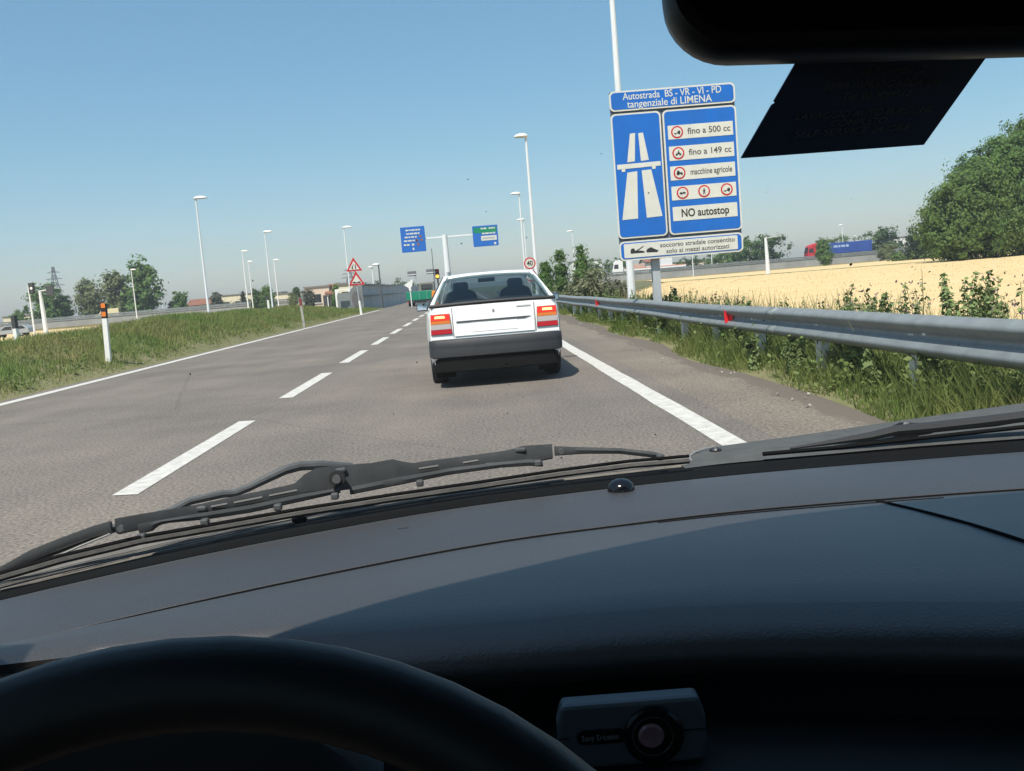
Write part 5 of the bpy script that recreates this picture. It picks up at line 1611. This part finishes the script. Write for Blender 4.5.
# black seal between dashboard and glass, cowl outside
rows = [[L((x, yd(x) + .0005, .880)), L((x, yd(x) + .0005, .8978)), L((x, yd(x) * .5 + ci(x) * .5, .8950)), L((x, ci(x) + .001, .8918)), L((x, ci(x) + .001, .87))] for x in xs_]
q = MB(); q.grid(rows); q.build('glass_seal', M_seal, own)
rows = []
for x in np.linspace(-.66, 1.16, 60):
    c = ci(x) + .001
    rows.append([L(p) for p in ((x, c - .006, .872), (x, c, .889), (x, c + .004, .8925), (x, c + .03, .893), (x, c + .075, .8915), (x, c + .085, .886), (x, c + .105, .868), (x, c + .22, .78))])
q = MB(); q.grid(rows); cowl = q.build('cowl', M_cowl, own, smooth=True, angle=40)
CB = [(.270, 1.205), (.278, 1.226), (.288, 1.256), (.302, 1.283), (.32, 1.303), (.342, 1.311), (.47, 1.339), (.644, 1.388), (.877, 1.449), (1.10, 1.50)]
rows = []
for x in list(np.linspace(.262, .342, 12)) + list(np.linspace(.36, 1.1, 34)):
    a = ci(x) - .018; e = float(np.interp(x, [p[0] for p in CB], [p[1] for p in CB])) if x >= .27 else 1.208
    e = max(e, a + .02)
    k = min(1, max(0, (x - .262) / .05))
    rows.append([L((x, a + (e - a) * u, .8935 + .0012 * k + .004 * math.sin(3.14 * u) * k)) for u in (0, .08, .3, .6, .9, .97)] + [L((x, e, .8915)), L((x, e + .012, .875)), L((x, e + .05, .84))])
q = MB(); q.grid(rows); cp = q.build('cowl_panel', mat('grey cowl panel', (.092, .094, .092), .8, var=.3, scale=30, detail=8, spec=.2), own, smooth=True, angle=40)
q = MB(); q.lathe([(.0085, -.003), (.0085, .002), (.007, .004), (.004, .0042), (.003, .0025), (0, .0025)], L((.322, 1.258, .8985)), 'Z', 16); q.build('screw', mat('dark screw', (.05, .05, .05), .3, metal=.6), cp)
q = MB(); q.tube([L((.3 + dx, 1.215 + dy, .8965)) for dx, dy in ((-.022, .0), (-.018, .03), (-.004, .055), (.016, .075), (.03, .082))], .0015, 6); q.build('moulding_edge', M_grey, cp)
q = MB(); q.lathe([(.009, -.003), (.009, .003), (.005, .005), (.0, .005)], L((-.2235, ci(-.2235) + .01, .8925)), 'Z', 14); q.build('washer_jet', M_seal, cowl)
# long weathered grooves of the cowl
for k, (off, r) in enumerate(((.010, .0005), (.019, .0004), (.028, .0006), (.037, .0004))):
    q = MB(); q.tube([L((x, ci(x) + .003 + off, .8934 + .0003 * math.sin(x * 90 + k))) for x in np.linspace(-.62, .27, 50)], r, 4); q.build('cowl_rib', M_wip, cowl)
# bonnet, sloping away below the line of sight
rows = []
for x in np.linspace(-.40, .96, 18):
    w_ = (x - .28) / .68
    rows.append([L((x, y - .22 * w_ ** 4, z - .05 * w_ ** 4)) for y, z in ((1.30, .74), (1.45, .75), (1.8, .70), (2.1, .62), (2.2, .5), (2.22, .3))])
q = MB(); q.grid(rows); q.build('bonnet', M_paint2, own, smooth=True)

# wipers (outside, standing just off the glass)
def strip_prism(name, pts, m, parent, th=.006):
    q = MB(); n = len(pts); a = [L(p) for p in pts]; b_ = [(p[0], p[1] + th, p[2] - th * .5) for p in a]
    q.add(a + b_, [tuple(range(n)), tuple(reversed(range(n, 2 * n)))] + [(i, n + i, n + (i + 1) % n, (i + 1) % n) for i in range(n)])
    return q.build(name, m, parent, bevel=.0008)
def band(name, top, bot, m, parent, th=.008, n=40):
    """Flat bar between an upper and a lower outline, both running left to right."""
    xs = np.linspace(max(top[0][0], bot[0][0]), min(top[-1][0], bot[-1][0]), n)
    def pick(pl, x): return tuple(np.interp(x, [p[0] for p in pl], [p[k] for p in pl]) for k in (1, 2))
    rows = []
    for x in xs:
        (ya, za), (yb, zb) = pick(top, x), pick(bot, x)
        rows.append([L((x, ya, za)), L((x, (ya + yb) / 2 - .0012, (za + zb) / 2)), L((x, yb, zb)), L((x, yb + th, zb - th * .4)), L((x, ya + th, za - th * .4))])
    q = MB(); q.grid(rows, close=True); q.f.append((0, 1, 2, 3, 4)); k = len(q.v); q.f.append(tuple(range(k - 5, k)))
    return q.build(name, m, parent, smooth=True, angle=30)
wp = thing('wiper', (0, 0, 0), None, None); wp.parent = own
WP = WIPER_PTS
lv = band('lever', WP['LEVER'][:21], [(p[0], p[1], p[2] - .0025) for p in WP['LEVER'][:20:-1]], M_wip, wp)
band('lower_lever', WP['LEVER_LO_L'][:5], WP['LEVER_LO_L'][:4:-1], M_wip, wp, .005); band('lower_lever', WP['LEVER_LO_R'][:6], WP['LEVER_LO_R'][:5:-1], M_wip, wp, .005)
M_wipg = mat('greyed wiper metal', (.15, .155, .155), .4, metal=.5)
band('end_yoke', WP['YOKE_L'][:6], [(p[0], p[1], p[2] - .0045) for p in WP['YOKE_L'][:5:-1]], M_wipg, wp, .005); band('end_yoke', WP['YOKE_R'][:5], WP['YOKE_R'][:4:-1] + [WP['YOKE_R'][4]], M_wip, wp, .005)
q = MB(); q.tube([L(p) for p in WP['ROD']], .0012, 6); q.build('spring_rod', mat('bright metal', (.5, .48, .42), .35, metal=.8), wp)
q = MB(); q.tube([L(p) for p in WP['RUB1']], .0022, 6); q.build('rubber', M_seal, wp)
q = MB(); q.tube([L(p) for p in WP['RUB2']], .0034, 6); q.build('rubber', mat('greyed rubber', (.075, .07, .063), .8, var=.5, scale=60), wp)
for p in WP['CLAW']:
    q = MB(); q.box(L(p), (.009, .009, .008)); q.build('claw', M_wip, wp, bevel=.002)
q = MB(); q.lathe([(.0095, -.012), (.0095, -.006), (.008, -.003), (0, -.003)], L((WP['HUB'][0][0], WP['HUB'][0][1] + .002, WP['HUB'][0][2])), 'Y', 18); q.build('hub_clip', M_trimk, wp)
q = MB(); q.lathe([(.005, -.016), (.005, -.010), (0, -.010)], L((WP['HUB'][0][0], WP['HUB'][0][1] + .002, WP['HUB'][0][2])), 'Y', 12); q.build('hub_pin', M_wipg, wp)
q = MB(); q.tube([L(p) for p in list(WP['ARM']) + [(-.3473, 1.020, .933), (-.385, .992, .930), (-.50, .93, .905)]], [.0052, .0055, .0055, .0055, .005, .0045, .0045, .0045, .0045, .0045, .0045, .0045], 10); q.build('arm', M_wip, wp, smooth=True)
for i in (3, 9, 19, 24):
    p = WP['LEVER'][i]; q = MB(); q.box(L((p[0], p[1] - .001, p[2] - .005)), (.014, .004, .006)); q.build('rivet_plate', M_wip, wp, bevel=.002)
q = MB()
for p in (WP['LEVER'][0], WP['LEVER'][20]):
    q.lathe([(.0035, -.006), (.0035, -.002), (0, -.002)], L((p[0] + .010, p[1] - .004, p[2] - .009)), 'Y', 10)
q.build('rivet', M_wipg, wp)
M_slot = mat('pale slot', (.135, .132, .125), .7)
for pl in (
[(-0.3043, 1.0251, 0.9328), (-0.2885, 1.0324, 0.933)] ,
[(-0.2816, 1.0355, 0.9328), (-0.2531, 1.0481, 0.9336)] ,
[(-0.2458, 1.0513, 0.9339), (-0.2164, 1.0643, 0.9347)] ,
[(-0.0782, 1.1177, 0.9369), (-0.0553, 1.126, 0.9369)] ,
[(-0.0247, 1.1334, 0.9364), (-0.006, 1.1364, 0.9373)] ,
):
    q = MB(); q.tube([L(p) for p in pl], .0016, 6); q.build('slot', M_slot, wp)
w2 = thing('wiper', (0, 0, 0), None, None); w2.parent = own
M_wip2 = mat('dark wiper black', (.022, .023, .025), .6)
strip_prism('lever', WP['W2LEV'], M_wip2, w2, .010)
q = MB(); q.tube([L((p[0], p[1], p[2] - .002)) for p in WP['W2ARM']], [.0015, .0035, .006, .007, .0075, .0075, .0075, .0075], 8); q.build('arm', M_wip2, w2, smooth=True)
q = MB(); q.tube([L((p[0], p[1] + .03, p[2] - .008)) for p in WP['W2RUB']], .003, 6); q.build('rubber', M_seal, w2)
q = MB(); q.tube([L(p) for p in ((.47, 1.205, .900), (.53, 1.204, .903), (.565, 1.205, .906), (.60, 1.207, .9075), (.618, 1.208, .912))], .0024, 6); q.build('spring_rod', mat('dull pale metal', (.30, .28, .24), .5, metal=.5), w2)
q = MB(); q.lathe([(.004, -.006), (.004, -.002), (0, -.002)], L((.565, 1.203, .9215)), 'Y', 10); q.build('rivet', M_grey, w2)

# header, roof, pillars, doors and rear of the cabin
HX = [-.55, -.42, -.33, -.23, -.13, -.04, .05, .12, .3, .5, .7, .98, 1.1]
HY = [0.277, 0.347, 0.392, 0.442, 0.482, 0.517, 0.557, 0.584, 0.605, 0.599, 0.547, 0.407, 0.327]
def yh(x): return float(np.mean([np.interp(x + d, HX, HY) for d in (-.05, -.025, 0, .025, .05)]))
hx = np.linspace(-.43, .99, 29)
def roof_z(x): return 1.43 - .10 * abs((x - .28) / .71) ** 3
rows = []
for x in hx:
    rows.append([L((x, y, roof_z(x) + dz)) for y, dz in ((yh(x), -.012), (yh(x) - .06, .012), (.35, .05), (-.3, .07), (-1.2, .05), (-1.6, -.02))])
q = MB(); q.grid(rows); q.build('roof', M_roofcl, own, smooth=True, solid=.025)
for s in (-1, 1):
    b0 = (.28 + s * .83, yd(.28 + s * .83) + .02, .885); t0 = (.28 + s * .71, yh(.28 + s * .71), roof_z(.28 + s * .71))
    q = MB(); q.tube([L(b0), L(((b0[0] + t0[0]) / 2, (b0[1] + t0[1]) / 2, (b0[2] + t0[2]) / 2 + .012)), L(t0)], [.03, .028, .03], 8); q.build('windscreen_pillar', M_trimk, own, smooth=True)
    X0 = .28 + s * .86
    q = MB(); q.add([L((X0, 1.0, .3)), L((X0, 1.0, .90)), L((X0, .2, .90)), L((X0, -1.6, .92)), L((X0, -1.6, .3))], [(0, 1, 2, 3, 4)]); q.build('door', M_trimk, own, solid=.05)
    q = MB(); q.add([L((X0, -.25, .90)), L((X0, -.45, .90)), L((X0 - s * .11, -.42, 1.36)), L((X0 - s * .11, -.28, 1.36))], [(0, 1, 2, 3)]); q.build('door_pillar', M_trimk, own, solid=.04)
    q = MB(); q.add([L((X0, -1.1, .90)), L((X0, -1.6, .90)), L((X0 - s * .11, -1.6, 1.40)), L((X0 - s * .11, -1.15, 1.40))], [(0, 1, 2, 3)]); q.build('rear_pillar', M_trimk, own, solid=.04)
    q = MB(); q.add([L((X0, .75, .905)), L((X0, -1.1, .905)), L((X0 - s * .11, -1.1, 1.37)), L((X0 - s * .11, .45, 1.35))], [(0, 1, 2, 3)]); q.build('side_window', glass_mat('side glass', (.30, .33, .33), .04), own)
q = MB(); q.add([L((-.58, -1.6, .3)), L((1.14, -1.6, .3)), L((1.14, -1.6, 1.1)), L((-.58, -1.6, 1.1))], [(0, 1, 2, 3)]); q.build('tailgate', M_trimk, own, solid=.04)
q = MB(); q.box(L((.28, -.3, .24)), (1.5, 2.8, .06)); q.build('cabin_floor', M_trimk, own)
q = MB(); q.box(L((.28, 1.0, .55)), (1.4, .04, .6)); q.build('bulkhead', M_trimk, own)
for x in (-.12, .68):
    q = MB(); q.prism([(-.24, .42), (.24, .42), (.24, 1.0), (.12, 1.08), (-.12, 1.08), (-.24, 1.0)], lambda a, c, d: L((x + a, -.35 - .3 * (c - .42) + d, c)), -.06, .06); q.build('front_seat', M_seat, own, bevel=.03)
    q = MB(); q.box(L((x, -.12, .40)), (.48, .5, .14)); q.build('seat_cushion', M_seat, own, bevel=.04)
# the windscreen
rows = []
for u in np.linspace(0, 1, 9):
    r = []
    for v in np.linspace(-1, 1, 25):
        xb = .28 + v * .82; xt = .28 + v * .70
        p0 = Vector((xb, yd(xb) + .022, .876)); p1 = Vector((xt, yh(xt) + .004, roof_z(xt) - .004))
        p = p0.lerp(p1, u); p.y += .012 * math.sin(math.pi * u); p.z += .012 * math.sin(math.pi * u)
        r.append(L(p))
    rows.append(r)
q = MB(); q.grid(rows); ws = q.build('windscreen', G_ws, own, smooth=True)
# specks of dead insects on the glass
M_fly = mat('dried insect', (.03, .03, .028), .9)
def on_glass(x, u):
    v = (x - .28) / (.82 - .12 * u); xb = .28 + v * .82; xt = .28 + v * .70
    p0 = Vector((xb, yd(xb) + .022, .876)); p1 = Vector((xt, yh(xt) + .004, roof_z(xt) - .004))
    p = p0.lerp(p1, u); p.y += .012 * math.sin(math.pi * u) + .0015; p.z += .012 * math.sin(math.pi * u) + .0015
    return L(p)
rs = np.random.RandomState(4)
for x, u, s in ((.032, .335, .0013), (.255, .20, .0008), (-.055, .36, .0008), (.015, .30, .0009), (-.24, .40, .0008), (.30, .37, .0009), (.375, .46, .0014), (.20, .15, .0009), (.09, .12, .0009), (.33, .27, .0007)) + tuple((rs.uniform(-.42, .6), rs.uniform(.06, .7), rs.uniform(.00025, .0006)) for _ in range(60)):
    q = MB(); p = on_glass(x, u); n = 9
    q.prism([(s * (1 + .4 * rs.normal()) * math.cos(6.283 * k / n), s * (1 + .4 * rs.normal()) * math.sin(6.283 * k / n)) for k in range(n)], lambda a, c, d: (p[0] + a, p[1] - .57 * c + d, p[2] + .82 * c), 0, .0006)
    q.build('insect_speck', M_fly, ws)

# interior mirror
mc = Vector((.2605, .50, 1.2915)); ry = Matrix.Rotation(R(2.5), 3, 'Y') @ Matrix.Rotation(R(-12), 3, 'X')
mir = MB()
rows = []
for d, k in ((-.010, .94), (-.006, 1.0), (.004, 1.0), (.014, .95), (.024, .80), (.030, .5)):
    rows.append([L(mc + ry @ Vector((a * (1 - (1 - k) * .35), d, c * k))) for a, c in rounded(-.146, -.040, .146, .040, .033, 8)])
mir.grid(rows, close=True)
n = len(rows[0]); mir.f.append(tuple(range(n))); mir.f.append(tuple(range(5 * n, 6 * n)))
mh = mir.build('interior_mirror', mat('black mirror housing', (.012, .012, .013), .45), own, smooth=True, angle=50)
q = MB(); q.prism(rounded(-.137, -.032, .137, .032, .026, 8), lambda a, c, d: L(mc + ry @ Vector((a, -.011 + d, c))), -.002, .0); q.build('mirror_glass', mat('dark mirror', (.12, .13, .14), .08, metal=1.0), mh)
q = MB(); q.tube([L(mc + Vector((0, .02, .01))), L((.27, .56, 1.36)), L((.28, .60, 1.42))], [.011, .009, .014], 10); q.build('mirror_stem', M_trimk, mh, smooth=True)

# steering wheel: rim, hub, spokes
def ring_pts(c, rr, tilt, a0, a1, n):
    u = Vector((0, math.sin(tilt), math.cos(tilt)))
    return [c + Vector((1, 0, 0)) * (rr * math.cos(a)) + u * (rr * math.sin(a)) for a in np.linspace(a0, a1, n)]
SC = Vector((-.117, .214, .856)); TL = R(34)
q = MB(); rows = []
for k in range(64):
    a = 2 * math.pi * k / 64
    u = Vector((0, math.sin(TL), math.cos(TL))); nrm = Vector((0, -math.cos(TL), math.sin(TL)))
    rad = Vector((1, 0, 0)) * math.cos(a) + u * math.sin(a)
    c = SC + rad * .196
    rows.append([L(c + rad * (.0165 * math.cos(b_)) + nrm * (.0145 * math.sin(b_))) for b_ in np.linspace(0, 2 * math.pi, 16, endpoint=False)])
rows.append(rows[0])
q.grid(rows, close=True); sw = q.build('steering_wheel', M_leather, own, smooth=True, angle=80)
nrm = Vector((0, -math.cos(TL), math.sin(TL))); u = Vector((0, math.sin(TL), math.cos(TL)))
q = MB(); q.prism(rounded(-.085, -.07, .085, .055, .04), lambda a, c, d: L(SC + Vector((a, 0, 0)) + u * c + nrm * d), -.035, .0); q.build('hub', M_trimk, sw, bevel=.01)
for a in (R(0), R(180), R(-62), R(-118)):
    q = MB(); q.tube([L(SC + (Vector((1, 0, 0)) * math.cos(a) + u * math.sin(a)) * r_ - nrm * .015) for r_ in (.06, .18)], [.018, .013], 8); q.build('spoke', M_trimk, sw, smooth=True)
q = MB(); q.tube([L(SC - nrm * .02), L(SC - nrm * .30)], .035, 12); q.build('steering_column', M_trimk, own)
# instrument hood added behind the wheel to cover the sunlit patch with dark
rows = []
for x in np.linspace(-.42, -.075, 19):
    k_ = max(0.0, 1 - abs((x + .245) / .172) ** 4)
    rows.append([L((x, ye(x) + .006, .888)), L((x, ye(x) - .03, .886 + .022 * k_)), L((x, ye(x) - .10, .868 + .058 * k_)), L((x, ye(x) - .125, .862 + .060 * k_)), L((x, ye(x) - .13, .85 + .055 * k_)), L((x, ye(x) - .115, .80)), L((x, ye(x) - .02, .62))])
q = MB(); q.grid(rows); q.build('added_instrument_hood', M_trimk, own, smooth=True, angle=60)

# ---- loose things in the car
def card():
    t = thing('card', (0, 0, 0), 'dark backlit parking card hanging tilted below the interior mirror', 'card')
    B_ = Vector((.1917, .525, 1.2586))
    ex = Vector((.1316, .040, .0041)); ey = Vector((-.0226, .035, -.0449))      # along the top edge, down the side
    t.location = B_
    o = Vector((0, 0, 0))
    def f(a, c, d): return o + ex * a + ey * c + ex.cross(ey).normalized() * d
    q = MB(); q.prism([(0, -.12), (1, -.12), (1, 1), (0, 1), (0, .42), (.012, .40), (.0, .38)], f, -.0004, .0004); b = q.build('paper', mat('dark blue card', (.045, .075, .17), .6), t)
    M_ink3 = mat('faint print', (.17, .19, .24), .7)
    n = ex.cross(-ey).normalized()
    rot = Matrix((ex.normalized(), n.cross(ex).normalized(), n)).transposed().to_euler()
    for c, s, w_ in ((.10, 'Via Rimembri 12', .34), (.24, "20069 VAPRIO D'ADDA (MI)", .62), (.36, 'Tel. 02 9094512', .36), (.56, 'LAVAGGIO AUTO-FURGONI', .72), (.66, 'COMPLETO', .30), (.76, 'SELF-SERVICE 24 ORE', .62)):
        tx = text('lettering', s, .0065, f(.52, c, -.0009), M_ink3, t, w_ * ex.length, rot=rot, depth=.0001)
    return t
card()
def phone():
    t = thing('camera_phone', (.0825, .592, .8305), 'silver grey camera phone lying on its side on the dark ledge below the dashboard', 'phone', rz=R(-3))
    W_, H_ = .0975, .0445
    f = lambda a, c, d: (a, d, c)
    M_ph = mat('silver grey phone shell', (.12, .135, .148), .45, metal=.3)
    pl = [(-W_ / 2 + .002, .0), (W_ / 2 - .003, .0), (W_ / 2, H_ * .3), (W_ / 2, H_ * .7), (W_ / 2 - .004, H_), (-W_ / 2 + .004, H_), (-W_ / 2, H_ * .7), (-W_ / 2, H_ * .3)]
    q = MB(); q.prism(pl, f, -.016, .0); q.build('shell', M_ph, t, bevel=.003)
    q = MB(); q.lathe([(.0175, -.0195), (.0195, -.018), (.0195, -.016)], (.014, 0, H_ * .47), 'Y', 32); ls = q.build('lens_ring', mat('black phone trim', (.008, .008, .009), .25), t)
    q = MB(); q.lathe([(.0, -.0205), (.007, -.0215), (.0085, -.0197)], (.012, 0, H_ * .49), 'Y', 24); q.build('lens', mat('glint tinted lens', (.34, .17, .19), .1), ls, smooth=True)  # reddish glint put into the lens colour
    q = MB(); q.tube([(.013 + .013 * math.cos(a), -.0198, H_ * .48 + .013 * math.sin(a)) for a in np.linspace(0, 2 * math.pi, 33)], .0004, 5); q.build('chrome_ring', mat('dull chrome', (.12, .12, .12), .4, metal=.6), ls)
    q = MB(); q.prism(rounded(-.036, H_ * .40, -.004, H_ * .61, .0045), f, -.0178, -.0162); sp = q.build('name_strip', mat('black phone trim', (.008, .008, .009), .25), t)
    text('lettering', 'Sony Ericsson', .0052, (-.021, -.0184, H_ * .505), mat('grey print', (.30, .30, .30), .5), sp, .024, depth=.0001)
    q = MB(); q.box((-W_ / 2 + .004, -.0165, H_ * .5), (.007, .001, .0008)); q.box((W_ / 2 - .008, -.0165, H_ * .5), (.015, .001, .0008)); q.build('shell_gap', M_black, t)
phone()
